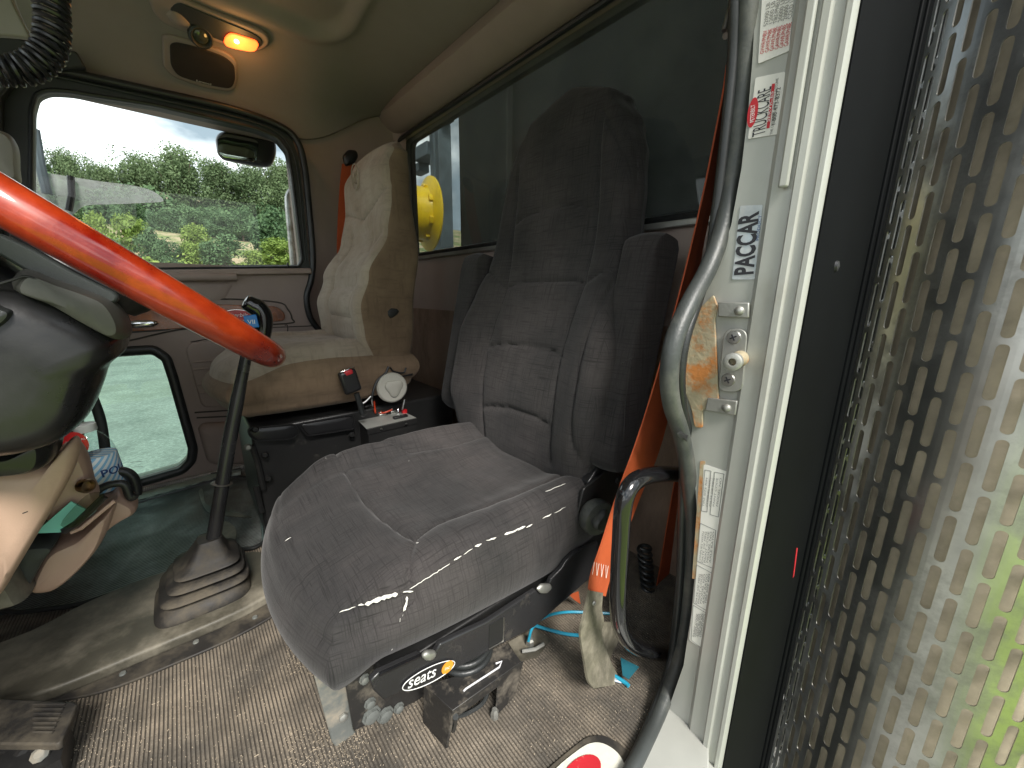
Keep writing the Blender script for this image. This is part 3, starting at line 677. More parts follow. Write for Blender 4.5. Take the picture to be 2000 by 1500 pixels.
mk('lower_window_seal', tube(ring, .0165, 10, True, flat=((0, 1, 0), .6, 1)), MT['rubber'], D)
ring = [oc+(p-oc)*1.0+V((0, -.01, 0)) for p in lhole]
mk('lower_window_bead', tube(ring, .006, 8, True), MT['zinc'], D)
# seal round the door: bulb and second ridge
ds = cat_rom([P(a, b, 'y', DY+.01) for a, b in [(-60, 98), (0, 108), (90, 132), (300, 178), (450, 212), (540, 243), (578, 272), (594, 320), (603, 400), (611, 500), (608, 545), (599, 580), (606, 620), (628, 652), (640, 680), (642, 760)]], 6)
mk('weather_seal', tube(ds, .013, 12), MT['rubber'], D)
ds2 = cat_rom([P(a, b, 'y', DY+.004) for a, b in [(60, 150), (92, 146), (300, 192), (450, 226), (530, 252), (562, 280), (578, 320), (588, 400), (597, 510)]], 6)
mk('inner_ridge', tube(ds2, .0035, 8), MT['trim_dark'], D)
def onD(px, h, m, name, par=None, r=0, bev=.003, lab_=None, y0=DY):
    q = [P(a, b, 'y', y0) for a, b in px]
    if r: q = rnd(q, r, 6)
    o_ = mk(name, prism(q, (0, h, 0)), m, par or D, bevel=bev, seg=3)
    if lab_: o_['label'] = lab_
    return o_
# belt-line shelf with grab recess
onD([(250, 528), (604, 524), (607, 535), (250, 541)], .030, MT['trim'], 'belt_shelf', bev=.006)
gh = tube(cat_rom([P(a, b, 'y', DY+.028) for a, b in [(230, 541), (330, 541), (430, 541), (462, 541)]], 4), .015, 14)
mk('grab_handle', gh, MT['trim'], D)
mk('grab_recess', puffy(rnd([P(a, b, 'y', DY+.002) for a, b in [(250, 552), (456, 552), (438, 585), (405, 590), (250, 580)]], .02), (0, 1, 0), .006), MT['trim'], D)
def groove(px, name='seam_line', r=.0022, m=None, closed=False, par=None):
    q = cat_rom([P(a, b, 'y', DY+.001) for a, b in px], 5, closed)
    return mk(name, tube(q, r, 6, closed), m or MT['groove'], par or D)
groove([(300, 562), (400, 561), (430, 563), (436, 572), (425, 580), (300, 580)])
groove([(240, 592), (420, 584), (540, 590), (562, 604), (570, 622), (560, 632), (380, 640), (240, 668)], 'trim_contour', .003)
wt = onD([(250, 600), (420, 594), (540, 598), (556, 612), (556, 626), (480, 634), (250, 648)], .006, MT['wood_trim'], 'wood_trim_strip', r=.02)
c = P(462, 616, 'y', DY+.007)
em = mk('oval_emblem', prism([c+V((math.cos(a)*.05, 0, math.sin(a)*.022)) for a in [2*math.pi*i/32 for i in range(32)]], (0, .003, 0)), MT['red'], wt, bevel=.001)
mk('emblem_ring', tube([c+V((math.cos(a)*.051, .003, math.sin(a)*.023)) for a in [2*math.pi*i/32 for i in range(32)]], .0018, 6, True), MT['chrome'], em)
text('lettering', 'Peterbilt', c+V((.04, .0035, -.006)), (-1, 0, 0), (0, 0, 1), .022, MT['print_white'], em, shear=.3)
hb = onD([(232, 620), (330, 612), (352, 622), (335, 645), (232, 652)], .004, MT['trim_dark'], 'latch_cup', r=.02)
mk('door_lever', puffy(rnd([P(a, b, 'y', DY+.014) for a, b in [(244, 632), (262, 625), (302, 625), (312, 632), (298, 639), (256, 641)]], .01), (0, 1, 0), .008), MT['chrome'], D)
groove([(372, 668), (440, 660), (620, 660)], r=.002)
groove([(556, 635), (562, 640), (558, 690)], r=.002); groove([(520, 640), (620, 636)], r=.002)
pp = onD([(362, 680), (376, 668), (460, 662), (540, 664), (540, 790), (400, 795), (392, 788)], .012, MT['trim'], 'padded_panel', r=.02, bev=.006)
for (a, b, c2, d) in [(372, 708, 470, 700), (377, 722, 470, 714), (386, 752, 470, 746), (390, 768, 470, 762)]:
    mk('panel_ridge', tube([P(a, b, 'y', DY+.013), P(c2, d, 'y', DY+.013)], .0045, 8), MT['trim'], pp)
groove([(380, 806), (470, 800)], r=.003); groove([(384, 816), (470, 812)], r=.003)
mp_ = mk('map_pocket', puffy(rnd([P(a, b, 'y', DY+.004) for a, b in [(386, 835), (396, 826), (520, 818), (520, 905), (420, 906), (404, 900)]], .02), (0, 1, 0), .03, pw=.3), MT['trim'], D)
groove([(412, 925), (470, 915)], r=.003); groove([(414, 932), (470, 924)], r=.003)
mk('lock_peg', tube([P(562, 522, 'y', DY+.008), P(562, 513, 'y', DY+.008)], .004, 8), MT['rubber'], D)
mk('glass_channel', tube([P(300, 521, 'y', DY-.02), P(588, 519, 'y', DY-.02)], .0045, 6), MT['rubber'], D)
print_lines = MB()
for (a, b, c2) in [(255, 903, 22), (257, 913, 22)]:
    print_lines.tube([P(a, b, 'y', DY-.028), P(a+c2, b-2.2, 'y', DY-.028)], .0007, 4)
mk('etched_marks', print_lines, MT['print_grey'], D)
# small convex mirror hung outside the passenger window
lm = thing('look_down_mirror', 'dark oval mirror hanging outside the top of the passenger window', 'mirror', tuple(P(480, 255, 'y', -2.10)))
q = rnd([P(a, b, 'y', -2.12) for a, b in [(420, 268), (432, 256), (470, 262), (538, 270), (541, 300), (530, 328), (500, 326), (434, 312), (424, 300)]], .03, 6)
mk('housing', puffy(q, (0, 1, 0), .035, pw=.35), MT['black_plastic'], lm)
q2 = rnd([P(a, b, 'y', -2.082) for a, b in [(424, 270), (436, 261), (462, 265), (505, 274), (501, 318), (436, 307), (427, 298)]], .02, 6)
mk('mirror_glass', puffy(q2, (0, 1, 0), .003), mat('dark_mirror', (.35, .40, .36), .06, 1, var=.03), lm)
for a, b in ((452, 250), (510, 262)): mk('stalk', tube([P(a, b, 'y', -2.1), P(a, b+15, 'y', -2.11)], .006, 8), MT['black_plastic'], lm)
# exterior: grab bar, wing mirror arm, added reflection sheet
gb = mk('exterior_grab_bar', tube(cat_rom([P(a, b, 'y', -2.25) for a, b in [(592, 372), (574, 372), (565, 382), (564, 400), (568, 450), (574, 520), (576, 560)]], 6), .017, 12), MT['steel'])
lab(gb, 'tubular grey grab bar standing outside the rear edge of the passenger window', 'grab bar')
wd = thing('reflection_sheet', 'added translucent sheet on dark posts imitating a pale reflection in the passenger window', 'imitated reflection', tuple(P(140, 400, 'y', -2.7)))  # added sheet, shaped and coloured like a pale reflection in the glass
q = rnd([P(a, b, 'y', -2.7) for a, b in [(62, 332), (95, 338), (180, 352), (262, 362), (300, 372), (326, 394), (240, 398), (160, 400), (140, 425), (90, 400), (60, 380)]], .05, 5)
mk('panel', prism(q, (0, -.006, 0)), MT['reflection_film'], wd, smooth=0)
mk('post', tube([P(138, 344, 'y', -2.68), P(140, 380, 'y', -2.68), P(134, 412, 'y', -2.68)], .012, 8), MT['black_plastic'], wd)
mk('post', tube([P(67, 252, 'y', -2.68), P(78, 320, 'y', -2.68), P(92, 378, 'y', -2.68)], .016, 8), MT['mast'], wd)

# ================================================================== OUTSIDE: behind the cab
bk = thing('truck_body_bulkhead', 'dark green grey steel bulkhead of the truck body seen through the rear window', 'bulkhead', (-1.7, -1.2, GZ))
mk('plate', prism([(-1.72, -.14, GZ), (-1.72, -2.62, GZ), (-1.72, -2.62, 3.2), (-1.72, -.14, 3.2)], (-.04, 0, 0)), MT['bulkhead'], bk, smooth=0)
mk('rib', MB().box((-1.70, -2.05, 1), (.05, .05, 4.3)), MT['bulkhead'], bk, bevel=.005)
ms_ = thing('hoist_mast', 'dusty blue grey steel mast with a winch head behind the cab', 'mast', (-2.1, -3.0, GZ))
def yz(px, py, x): return P(px, py, 'x', x)
a = yz(856, 230, -2.1); b = yz(868, 480, -2.1)
mk('column', MB().box(((a+b)/2).xyz*0+V((-2.1, (a.y+b.y)/2, 1.0)), (.14, .17, 4.3)), MT['mast'], ms_, bevel=.01)
c = yz(838, 300, -2.1)
mk('winch_head', MB().box(c, (.2, .28, .12)).box(c+V((0, -.2, -.10)), (.12, .18, .08)).box(c+V((.0, .25, .2)), (.1, .3, .05)), MT['mast'], ms_, bevel=.01)
mk('cable', MB().tube([yz(846, 200, -2.0), yz(848, 300, -2.0), yz(852, 480, -2.0)], .012, 6), MT['mast'], ms_)
# yellow hose reel / wheel rim
wx = -1.50
c0 = P(828, 418, 'x', wx-.05)+V((.03, 0, 0))
yr_ = thing('yellow_reel', 'bright yellow steel reel rim mounted behind the cab window', 'reel', tuple(c0))
ax = V((-.99, .13, 0)).normalized()
R_ = .27
rim_prof = [(R_*.70, -.10), (R_*.70, .02), (R_*.72, .045), (R_*.80, .06), (R_*.97, .078), (R_*1.0, .084), (R_*1.0, .094), (R_*.97, .096), (R_*.79, .074), (R_*.68, .055), (R_*.66, .02), (R_*.66, -.10), (R_*.9, -.14), (R_*.9, -.15), (R_*.4, -.15), (R_*.4, -.12)]
mk('rim', lathe(rim_prof, c0-ax*.02, ax, 56), MT['yellow'], yr_)
u = ax.orthogonal().normalized(); w_ = ax.cross(u); mb = MB()
for i in range(8):
    t = i*math.pi/4+.35; d_ = u*math.cos(t)+w_*math.sin(t)
    rot = Matrix((ax.cross(d_), d_, ax)).transposed()
    mk('rim_lug', MB().box(c0-ax*.02+ax*.035+d_*(R_*.73), (.05, .02, .03), rot), MT['yellow'], yr_, bevel=.004)

# ================================================================== TREES
def leafy(name, n, R, squash, lobes, size, seed, flat=.35):
    rnd_ = random.Random(seed); mb = MB(); ls = []
    for i in range(lobes):
        a = rnd_.uniform(0, 2*math.pi); r = rnd_.uniform(0, .68)*R; z = rnd_.uniform(-.55, .8)*R*squash
        f_ = math.sqrt(max(.12, 1-(abs(z)/(R*squash))**2)); ls.append((V((math.cos(a)*r*f_, math.sin(a)*r*f_, z)), rnd_.uniform(.22, .42)*R))
    for i in range(n):
        c, r = rnd_.choice(ls)
        d = V((rnd_.gauss(0, 1), rnd_.gauss(0, 1), rnd_.gauss(0, 1))).normalized()
        p = c+d*r*(rnd_.uniform(.55, 1.08)); p.z *= 1
        nn = (d+V((rnd_.gauss(0, .6), rnd_.gauss(0, .6), rnd_.gauss(.3, .6)))).normalized()
        s = size*rnd_.uniform(.5, 1.25); a_ = nn.orthogonal().normalized(); b_ = nn.cross(a_); th = rnd_.uniform(0, 6.28)
        a_, b_ = a_*math.cos(th)+b_*math.sin(th), b_*math.cos(th)-a_*math.sin(th)
        mb.add([p-a_*s*.5, p-a_*s*.1+b_*s*.28-nn*s*.06, p+a_*s*.55+V((0, 0, -.1*s)), p-a_*s*.1-b_*s*.28-nn*s*.06], [(0, 1, 2, 3)])
    return mb, ls
def make_tree(name, label, cat, R, squash, n, lobes, size, seed, m, trunk_h, tr, group=None):
    t = thing(name, label, cat, (0, 0, 0), group)
    mb, ls = leafy(name, n, R, squash, lobes, size, seed); top = trunk_h+R*squash*.55
    mb.v = [v_+V((0, 0, top)) for v_ in mb.v]
    mk('crown', mb, m, t, smooth=0)
    tb = MB().tube([(0, 0, -.5), (.03*R, 0, trunk_h*.6), (0, .04*R, top)], [tr*1.3, tr, tr*.5], 8)
    for c, r in ls[::2]:
        tb.tube([V((0, 0, trunk_h*.7)), (V((0, 0, trunk_h))+c+V((0, 0, top)))/2, c+V((0, 0, top))], [tr*.5, tr*.3, tr*.12], 5)
    mk('trunk', tb, MT['bark'], t)
    return t
def copy_tree(t, loc, rz, s, label, group):
    c = t.copy(); COL.objects.link(c); c.location = loc; c.rotation_euler = (0, 0, rz); c.scale = (s[0], s[0], s[1]); c['label'] = label; c['group'] = group
    for ch in t.children:
        d = ch.copy(); COL.objects.link(d); d.parent = c
    return c
KT = [make_tree('broadleaf_tree', 'x', 'tree', 2.6, 1.15, 17000, 60, .18, s_, MT['leaf_a'], 2.2, .16) for s_ in (1, 2, 3)]
KB = [make_tree('leafy_bush', 'x', 'bush', 1.1, .85, 3600, 22, .15, 11, MT['leaf_b'], .35, .05),
      make_tree('leafy_bush', 'x', 'bush', 1.1, .95, 3600, 22, .14, 12, MT['leaf_c'], .35, .05),
      make_tree('conifer_bush', 'x', 'bush', 1.0, 1.2, 3600, 24, .12, 13, MT['leaf_c'], .3, .05)]
used = set()
def put(kinds, ki, px, pytop, pybase, Y, wpx, label, group, hh, ww):
    b = P(px, pybase, 'y', Y); t_ = P(px, pytop, 'y', Y); b.z = min(b.z, terr(b.x, Y)+.1) if False else b.z
    h = t_.z-b.z; wpx *= 1.0 if kinds is KT else 1.35; wd_ = abs((P(px+wpx/2, pybase, 'y', Y)-P(px-wpx/2, pybase, 'y', Y)).x)
    s = (wd_/ww, h/hh); loc = (b.x, Y, b.z)
    src = kinds[ki]
    if src not in used:
        used.add(src); src.location = loc; src.rotation_euler = (0, 0, random.uniform(0, 6)); src.scale = (s[0], s[0], s[1]); src['label'] = label; src['group'] = group; return src
    return copy_tree(src, loc, random.uniform(0, 6), s, label, group)
G1, G2 = 'broadleaf trees along the top of the bank', 'bushes on the sandy bank'
trees = [(20, 300, 470, -36, 130, 0, 'broadleaf tree at the far front end of the tree line, mostly behind the door frame'),
 (95, 278, 480, -34, 130, 1, 'tall tree at the left end of the tree line beside the pale reflection sheet'),
 (170, 300, 480, -35, 120, 2, 'broadleaf tree second in the line from the front, top just above the pale reflection sheet'),
 (232, 330, 480, -37, 110, 0, 'lower tree in the dip of the tree line'),
 (300, 305, 480, -35, 130, 1, 'broad tree left of the middle of the tree line'),
 (372, 296, 480, -34, 150, 2, 'tallest round crowned tree in the middle of the tree line'),
 (445, 322, 480, -36, 120, 0, 'tree directly below the left half of the hanging mirror'),
 (505, 325, 480, -35, 120, 1, 'tree directly below the right half of the hanging mirror'),
 (560, 320, 480, -34, 110, 2, 'tree beside the exterior grab bar at the rear edge of the window'),
 (620, 330, 480, -35, 120, 0, 'tree hidden behind the rear pillar at the end of the line')]
for px, a, b, Y, wp, k, lb in trees: put(KT, k, px, a, b, Y, wp, lb, G1, 6.7, 4.8)
bushes = [(120, 388, 478, -30, 90, 1, 'dark bush under the pale reflection sheet'), (190, 380, 470, -30, 80, 1, 'dark bush right of the reflection sheet post'),
 (265, 398, 470, -29, 80, 2, 'dark rounded bush in front of the dip in the tree line'), (330, 418, 468, -29, 60, 2, 'small dark conifer bush above the sandy strip'),
 (380, 412, 466, -29, 56, 2, 'narrow conifer bush in the middle of the upper bush row'), (430, 420, 466, -29, 60, 2, 'low conifer bush right of the middle of the upper row'),
 (475, 414, 468, -29, 54, 2, 'conifer bush under the hanging mirror'),
 (208, 425, 525, -25, 60, 0, 'bright yellow green bush just above the wheel rim'), (266, 428, 530, -24, 70, 0, 'pale yellow bush beside the steering wheel'),
 (305, 446, 535, -23, 60, 1, 'mid green bush with a rounded top above the wheel rim'),
 (394, 444, 512, -24, 52, 0, 'small bright bush standing in the sandy patch'), (440, 458, 530, -22, 80, 1, 'dark green bush in the lower middle of the window'),
 (378, 476, 530, -22, 50, 0, 'pale low bush between two darker ones at the window sill'), (345, 480, 535, -22, 60, 2, 'low dark bush at the sill near the wheel'),
 (530, 404, 505, -24, 80, 1, 'large dark bush beside the sandy slope at the right of the window'), (552, 470, 525, -22, 70, 0, 'bright low bush in the lower right window corner'),
 (500, 492, 530, -22, 60, 0, 'low bright bush just above the door lock peg'), (240, 470, 535, -23, 60, 1, 'dark bush low behind the wheel rim')]
for px, a, b, Y, wp, k, lb in bushes: put(KB, k, px, a, b, Y, wp, lb, G2, 1.75, 2.0)


# undergrowth: one dense mass of low leaves between and behind the trunks
mb = MB(); ru = random.Random(9)
for i in range(26000):
    y_ = ru.choice((-33, -35, -37))+ru.gauss(0, .5); x_ = ru.uniform(-15, 10); h_ = 1.3+.9*mnoise.noise(V((x_*.35, y_*.2, 1)))
    p_ = V((x_, y_, terr(x_, y_)+ru.random()*h_*1.35)); n_ = V((ru.gauss(0, .6), ru.gauss(1, .5), ru.gauss(.5, .6))).normalized(); s_ = ru.uniform(.12, .30)
    a_ = n_.orthogonal().normalized(); b_ = n_.cross(a_); t_ = ru.uniform(0, 6.3); a_, b_ = a_*math.cos(t_)+b_*math.sin(t_), b_*math.cos(t_)-a_*math.sin(t_)
    mb.add([p_-a_*s_*.5, p_+b_*s_*.3, p_+a_*s_*.5, p_-b_*s_*.3], [(0, 1, 2, 3)])
lab(mk('undergrowth', mb, MT['leaf_c'], smooth=0), 'dense dark undergrowth filling the foot of the tree line', 'undergrowth', kind='stuff')

for nm_, yy_, zb_, hh_, m_, lb_ in (('shrub_row', -30.5, 3.75, 1.6, 'leaf_c', 'continuous row of mid green shrubs below the tree line'), ('shrub_bank', -23.0, 1.55, .85, 'leaf_b', 'low bright scrub along the foot of the sandy bank')):
    mb = MB()
    for i in range(17000):
        x_ = ru.uniform(-13, 9); y_ = yy_+ru.gauss(0, .6); h_ = hh_*(.62+.55*mnoise.noise(V((x_*.9, 2, yy_)))+.3*mnoise.noise(V((x_*2.3, 7, yy_))))
        p_ = V((x_, y_, zb_+ru.random()**.8*max(.1, h_))); n_ = V((ru.gauss(0, .7), ru.gauss(1, .5), ru.gauss(.6, .6))).normalized(); s_ = ru.uniform(.08, .2)
        a_ = n_.orthogonal().normalized(); b_ = n_.cross(a_); t_ = ru.uniform(0, 6.3); a_, b_ = a_*math.cos(t_)+b_*math.sin(t_), b_*math.cos(t_)-a_*math.sin(t_)
        mb.add([p_-a_*s_*.5, p_+b_*s_*.3, p_+a_*s_*.5, p_-b_*s_*.3], [(0, 1, 2, 3)])
    lab(mk(nm_, mb, MT[m_], smooth=0), lb_, 'shrubs', kind='stuff')
# ================================================================== DRIVER SEAT
DS = thing('driver_chair', 'large charcoal woven fabric driver seat, worn white foam along the cushion edge', 'seat', (-.4, -.74, 0))
CZ = .32
def fxy(px, py, z=CZ):
    p = P(px, py, 'z', z); return (p.x, p.y)
XC, YC, HX, HY = -.382, -.748, .318, .252
def foot(u, w_, bl):
    a, b = sq(u, w_, .12+(.36 if w_ > 0 else .36)*sm(-.2, 1, u))
    return XC+a*(HX+bl), YC+b*(HY+bl)
def topc(u, w_):
    x, y = foot(u, w_, 0); aw = abs(w_)
    fb = (.026*sm(.15, .62, aw)+.036*sm(.62, .86, aw))*sm(1.1, .45, u)*(1-.25*sm(-.3, -1, u)) if w_ < 0 else .024*sm(.42, .86, aw)*sm(.85, .1, u)
    fd = .022-.012*sm(0, .6, -w_)
    z = .320+.010*sm(.5, -.8, u)+.010*math.exp(-((u-.55)/.25)**2)*(1-w_*w_)+fb-fd*sm(.45, 1, u)-.006*math.exp(-((u+.1)/.4)**2-(w_/.4)**2)
    z += .0035*mnoise.noise(V((x*9, y*9, 1)))+.002*mnoise.noise(V((x*26, y*14, 5)))
    return z
gl_ = [[fxy(600, 905), fxy(660, 925), fxy(690, 960), fxy(740, 1010), fxy(810, 1062)],
       [fxy(810, 1062), fxy(850, 1030), fxy(900, 1012), fxy(1000, 985), fxy(1105, 945)],
       [fxy(810, 1062), fxy(800, 1100), fxy(795, 1155)],
       [fxy(640, 893), fxy(700, 898), fxy(800, 902), fxy(880, 890), fxy(945, 868)],
       [fxy(905, 862), fxy(960, 925), fxy(1000, 940), fxy(1100, 945)]][:4]
def grc(u, w_):
    x, y = foot(u, w_, 0); s_ = max(abs(u), abs(w_)); g = .0035*math.exp(-((s_-.925)/.013)**2) if u > -.9 else 0
    for l in gl_:
        d = seg_d(x, y, l)
        if d < .03: g = max(g, .007*math.exp(-(d/.0042)**2)+.004*math.exp(-(d/.014)**2))
    return g
v, f = pad(150, foot, topc, lambda u, w_: .188-.036*sm(.7, -1, u)-.028*sm(.72, 1, u), lambda a, b, h: V((a, b, h)), s0=.80, rr=.040, M_=14, bulge=.016, groove=grc, rb=.012)
cush = mk('cushion', (v, f), MT['fabric'], DS, smooth=60)
# torn seam with foam showing
rnd_ = random.Random(5)
def on_side(px, py, off=.0):
    """point on the near side or top of the cushion under a pixel, by marching the ray"""
    d = (M @ V((px-CX, -(py-CY), -F))).normalized(); t = .3
    while t < 2.0:
        p = CAM+d*t; inside = False
        uu = (p.x-XC)/HX; ww = (p.y-YC)/HY
        if abs(uu) < 1.03 and abs(ww) < 1.05 and p.z > .16:
            s = max(abs(uu), abs(ww)); zt = topc(max(-1, min(1, uu)), max(-1, min(1, ww)))
            if s > .80: zt -= .040*(1-math.sqrt(max(0, 1-((s-.80)/.20)**2)))
            k = .12+.36*sm(-.2, 1, uu)
            if p.z < zt and s < 1.035*math.sqrt(1-k*min(abs(uu), abs(ww))**2/2): inside = True
        if inside: return p-d*off
        t += .002
    return None
def foam_line(px, wds):
    mb = MB(); pts = []
    for (a, b), (c_, d_) in zip(px, px[1:]):
        n = max(2, int(math.hypot(c_-a, d_-b)/5))
        for i in range(n):
            t = i/n; q = on_side(a+(c_-a)*t+rnd_.uniform(-1, 1), b+(d_-b)*t+rnd_.uniform(-1, 1), .0035)
            if q: pts.append(q)
    if len(pts) > 1: mb.tube(pts, [max(.0006, wds*rnd_.uniform(.5, 1.4))*(0.3 if i in (0, len(pts)-1) else 1) for i in range(len(pts))], 6)
    return mb
fm = MB()
for px, wd in [([(712, 1180), (735, 1172), (760, 1164), (782, 1160)], .0028), ([(786, 1156), (812, 1156)], .0012), ([(795, 1165), (792, 1185), (787, 1200)], .0016), ([(782, 1208), (779, 1222)], .0010),
               ([(886, 1095), (905, 1083)], .0016), ([(928, 1068), (945, 1060)], .0018), ([(950, 1056), (975, 1048)], .0012), ([(985, 1045), (1010, 1034), (1032, 1026)], .0018), ([(1028, 1030), (1045, 1020)], .0014), ([(1060, 1012), (1082, 1002)], .0013), ([(1094, 995), (1097, 994)], .001),
               ([(812, 1061), (821, 1057)], .0011), ([(1068, 1065), (1071, 1073)], .0009), ([(1076, 1068), (1070, 1078)], .0008), ([(1055, 1075), (1056, 1081)], .0007), ([(556, 1058), (572, 1046)], .0006), ([(636, 895), (639, 896)], .0014), ([(798, 900), (800, 901)], .001), ([(1105, 945), (1085, 952), (1060, 962)], .0005), ([(700, 1182), (716, 1180)], .0016), ([(800, 1150), (840, 1126), (884, 1097)], .0005), ([(905, 1083), (928, 1068)], .0005), ([(1010, 1036), (1028, 1030)], .0006), ([(1082, 1003), (1094, 996), (1108, 986)], .0006), ([(662, 1196), (700, 1184)], .0006), ([(787, 1200), (784, 1208)], .0006), ([(779, 1224), (772, 1250), (764, 1275)], .0004)]:
    b_ = foam_line(px, wd)
    if b_.v: mk('exposed_foam', b_, MT['foam'], cush)
# backrest
KB_ = -.22; dn = V((KB_, 0, 1)).normalized(); nn = V((dn.z, 0, -dn.x)); BO = V((-.655, -.785, .275))
hwT = [(0, .235), (.10, .27), (.2, .298), (.36, .298), (.50, .268), (.62, .246), (.74, .236), (.85, .222), (.92, .200), (.98, .162), (1.02, .115), (1.05, .06)]
BL = 1.05
def footb(u, w_, bl):
    b = (w_+1)/2*BL; hw = interp(hwT, b); a = u*(hw+bl)
    b -= .035*abs(u)**3*sm(.9, .0, b) if False else 0
    b = b - (.03*(u*u) if w_ > .9 else 0)*((w_-.9)/.1)
    return a, b
def ab(px, py):
    o_ = BO+nn*.015; q = PN(px, py, o_, nn)-BO
    return (q.y, q.dot(dn))
gb_ = [[ab(*q) for q in l] for l in [
    [(1180, 228), (1170, 320), (1163, 400), (1152, 480), (1141, 553), (1112, 630), (1095, 690), (1086, 760), (1080, 830), (1078, 900)],
    [(1015, 330), (998, 449), (985, 564), (965, 630), (955, 673), (946, 740), (943, 793), (944, 850)],
    [(998, 440), (1020, 420), (1060, 405), (1110, 397), (1163, 402)],
    [(985, 562), (1005, 552), (1050, 547), (1110, 546), (1141, 553)],
    [(955, 677), (975, 673), (1020, 674), (1070, 682), (1097, 695)],
    [(943, 795), (960, 793), (1000, 797), (1050, 815), (1080, 835)],
    [(943, 524), (965, 540), (985, 564)], [(1141, 553), (1170, 535), (1200, 525), (1226, 512)],
    [(1181, 222), (1205, 265), (1228, 320), (1236, 381), (1230, 440), (1212, 510), (1190, 575), (1168, 640), (1148, 720), (1137, 800), (1136, 870), (1141, 940)]]]
def grb(u, w_):
    a, b = footb(u, w_, 0); g = 0
    for l in gb_:
        d = seg_d(a, b, l)
        if d < .03: g = max(g, .0055*math.exp(-(d/.0042)**2)+.0035*math.exp(-(d/.015)**2))
    return g
def topb(u, w_):
    a, b = footb(u, w_, 0); au = abs(u)
    h = .012+.046*sm(.45, .9, au)*sm(0, .2, b)*sm(.68, .35, b)+.016*math.exp(-((b-.22)/.14)**2)*(1-au*au)
    h += .02*sm(.75, .9, b)*(1-.8*au*au)-.006*math.exp(-((b-.62)/.1)**2)
    h += .003*mnoise.noise(V((a*8, b*8, 3)))
    return h
v, f = pad(150, footb, topb, lambda u, w_: -.125+.03*sm(.3, 1, (w_+1)/2), lambda a, b, h: BO+V((0, a, 0))+dn*b+nn*h, s0=.82, rr=.035, M_=12, bulge=.008, groove=grb, rb=.04)
mk('backrest', (v, f), MT['fabric'], DS, smooth=60)
def armrest(yc, lab_, par):
    o_ = V((-.712, yc, .375)); L_ = .535
    def ft(u, w_, bl):
        a, b = sq(u, w_, .1); b2 = (b+1)/2*L_
        return a*(.047+bl*.5), b2
    v, f = pad(40, ft, lambda u, w_: .052, lambda u, w_: -.055, lambda a, b, h: o_+V((0, a, 0))+dn*b+nn*h, s0=.7, rr=.028, M_=8, bulge=.006)
    x_ = mk('armrest', (v, f), MT['fabric'], par, smooth=60)
    return x_
a1 = armrest(-.487, '', DS); a2 = copy_part(a1, (0.012, -.625, .0), DS)
# zip seam on the near armrest and foam at its end
mk('armrest_seam', tube([P(1213, 712, 'y', -.437), P(1234, 698, 'y', -.437), P(1222, 780, 'y', -.437), P(1218, 860, 'y', -.437)], .0012, 6), MT['fabric'], a1)
# seat hardware ------------------------------------------------------
RY = -.474
rail_px = [(723, 1331), (739, 1315), (822, 1277), (828, 1284), (846, 1282), (853, 1270), (860, 1258), (951, 1215), (1048, 1152), (1054, 1158), (1070, 1150), (1077, 1131), (1098, 1110), (1106, 1096), (1122, 1080), (1168, 1058), (1168, 1110), (1149, 1133), (1043, 1226), (955, 1272), (891, 1306), (788, 1350), (750, 1369), (730, 1350)]
rail = mk('side_rail', prism([P(a, b, 'y', RY) for a, b in rail_px], (0, -.012, 0)), MT['rail_black'], DS, bevel=.003, seg=3)
mk('rail_flange', tube([P(a, b-1, 'y', RY+.002) for a, b in [(741, 1318), (822, 1281)]], .003, 6), MT['gloss_black'], rail)
mk('rail_window', prism([P(a, b, 'y', RY+.001) for a, b in [(956, 1222), (983, 1205), (982, 1250), (955, 1266)]], (0, -.002, 0)), MT['dash_dark'], rail, smooth=0)
mk('rail_edge', MB().tube([P(a, b, 'y', RY+.002) for a, b in [(955, 1268), (983, 1252), (984, 1206)]], .0012, 6), MT['steel'], rail)
for a, b in ((838, 1278), (1063, 1148)):
    mk('clip', puffy(rnd([P(a+c_, b+d_, 'y', RY+.004) for c_, d_ in [(-16, 2), (-6, -8), (12, -8), (14, 0), (4, 10), (-10, 10)]], .005), (0, 1, 0), .006), MT['zinc'], rail)
c = P(839, 1317, 'y', RY+.002); ux = (P(890, 1294, 'y', RY+.002)-P(789, 1340, 'y', RY+.002)).normalized(); uy = V((0, 1, 0)).cross(ux); uy = -uy if uy.z < 0 else uy
El = lambda rx, ry, n=40, o=0: [c+ux*math.cos(t)*rx+uy*math.sin(t)*ry+V((0, o, 0)) for t in [2*math.pi*i/n for i in range(n)]]
bd = mk('badge', prism(El(.050, .0165), (0, .0012, 0)), MT['black_plastic'], rail, smooth=0)
mk('badge_ring', tube(El(.049, .0158, o=.0015), .0007, 6, True), MT['print_white'], bd)
text('lettering', 'seats', c-ux*.040-uy*.0065+V((0, .0016, 0)), ux, uy, .030, MT['print_white'], bd, bold=.006, sx=.86)
oc = c+ux*.034; mk('badge_dot', prism([oc+ux*math.cos(t)*.0115+uy*math.sin(t)*.0115+V((0, .0016, 0)) for t in [2*math.pi*i/24 for i in range(24)]], (0, .0006, 0)), MT['print_orange'], bd, smooth=0)
text('lettering', 'inc', oc-ux*.0062-uy*.003+V((0, .0026, 0)), ux, uy, .009, MT['print_white'], bd)
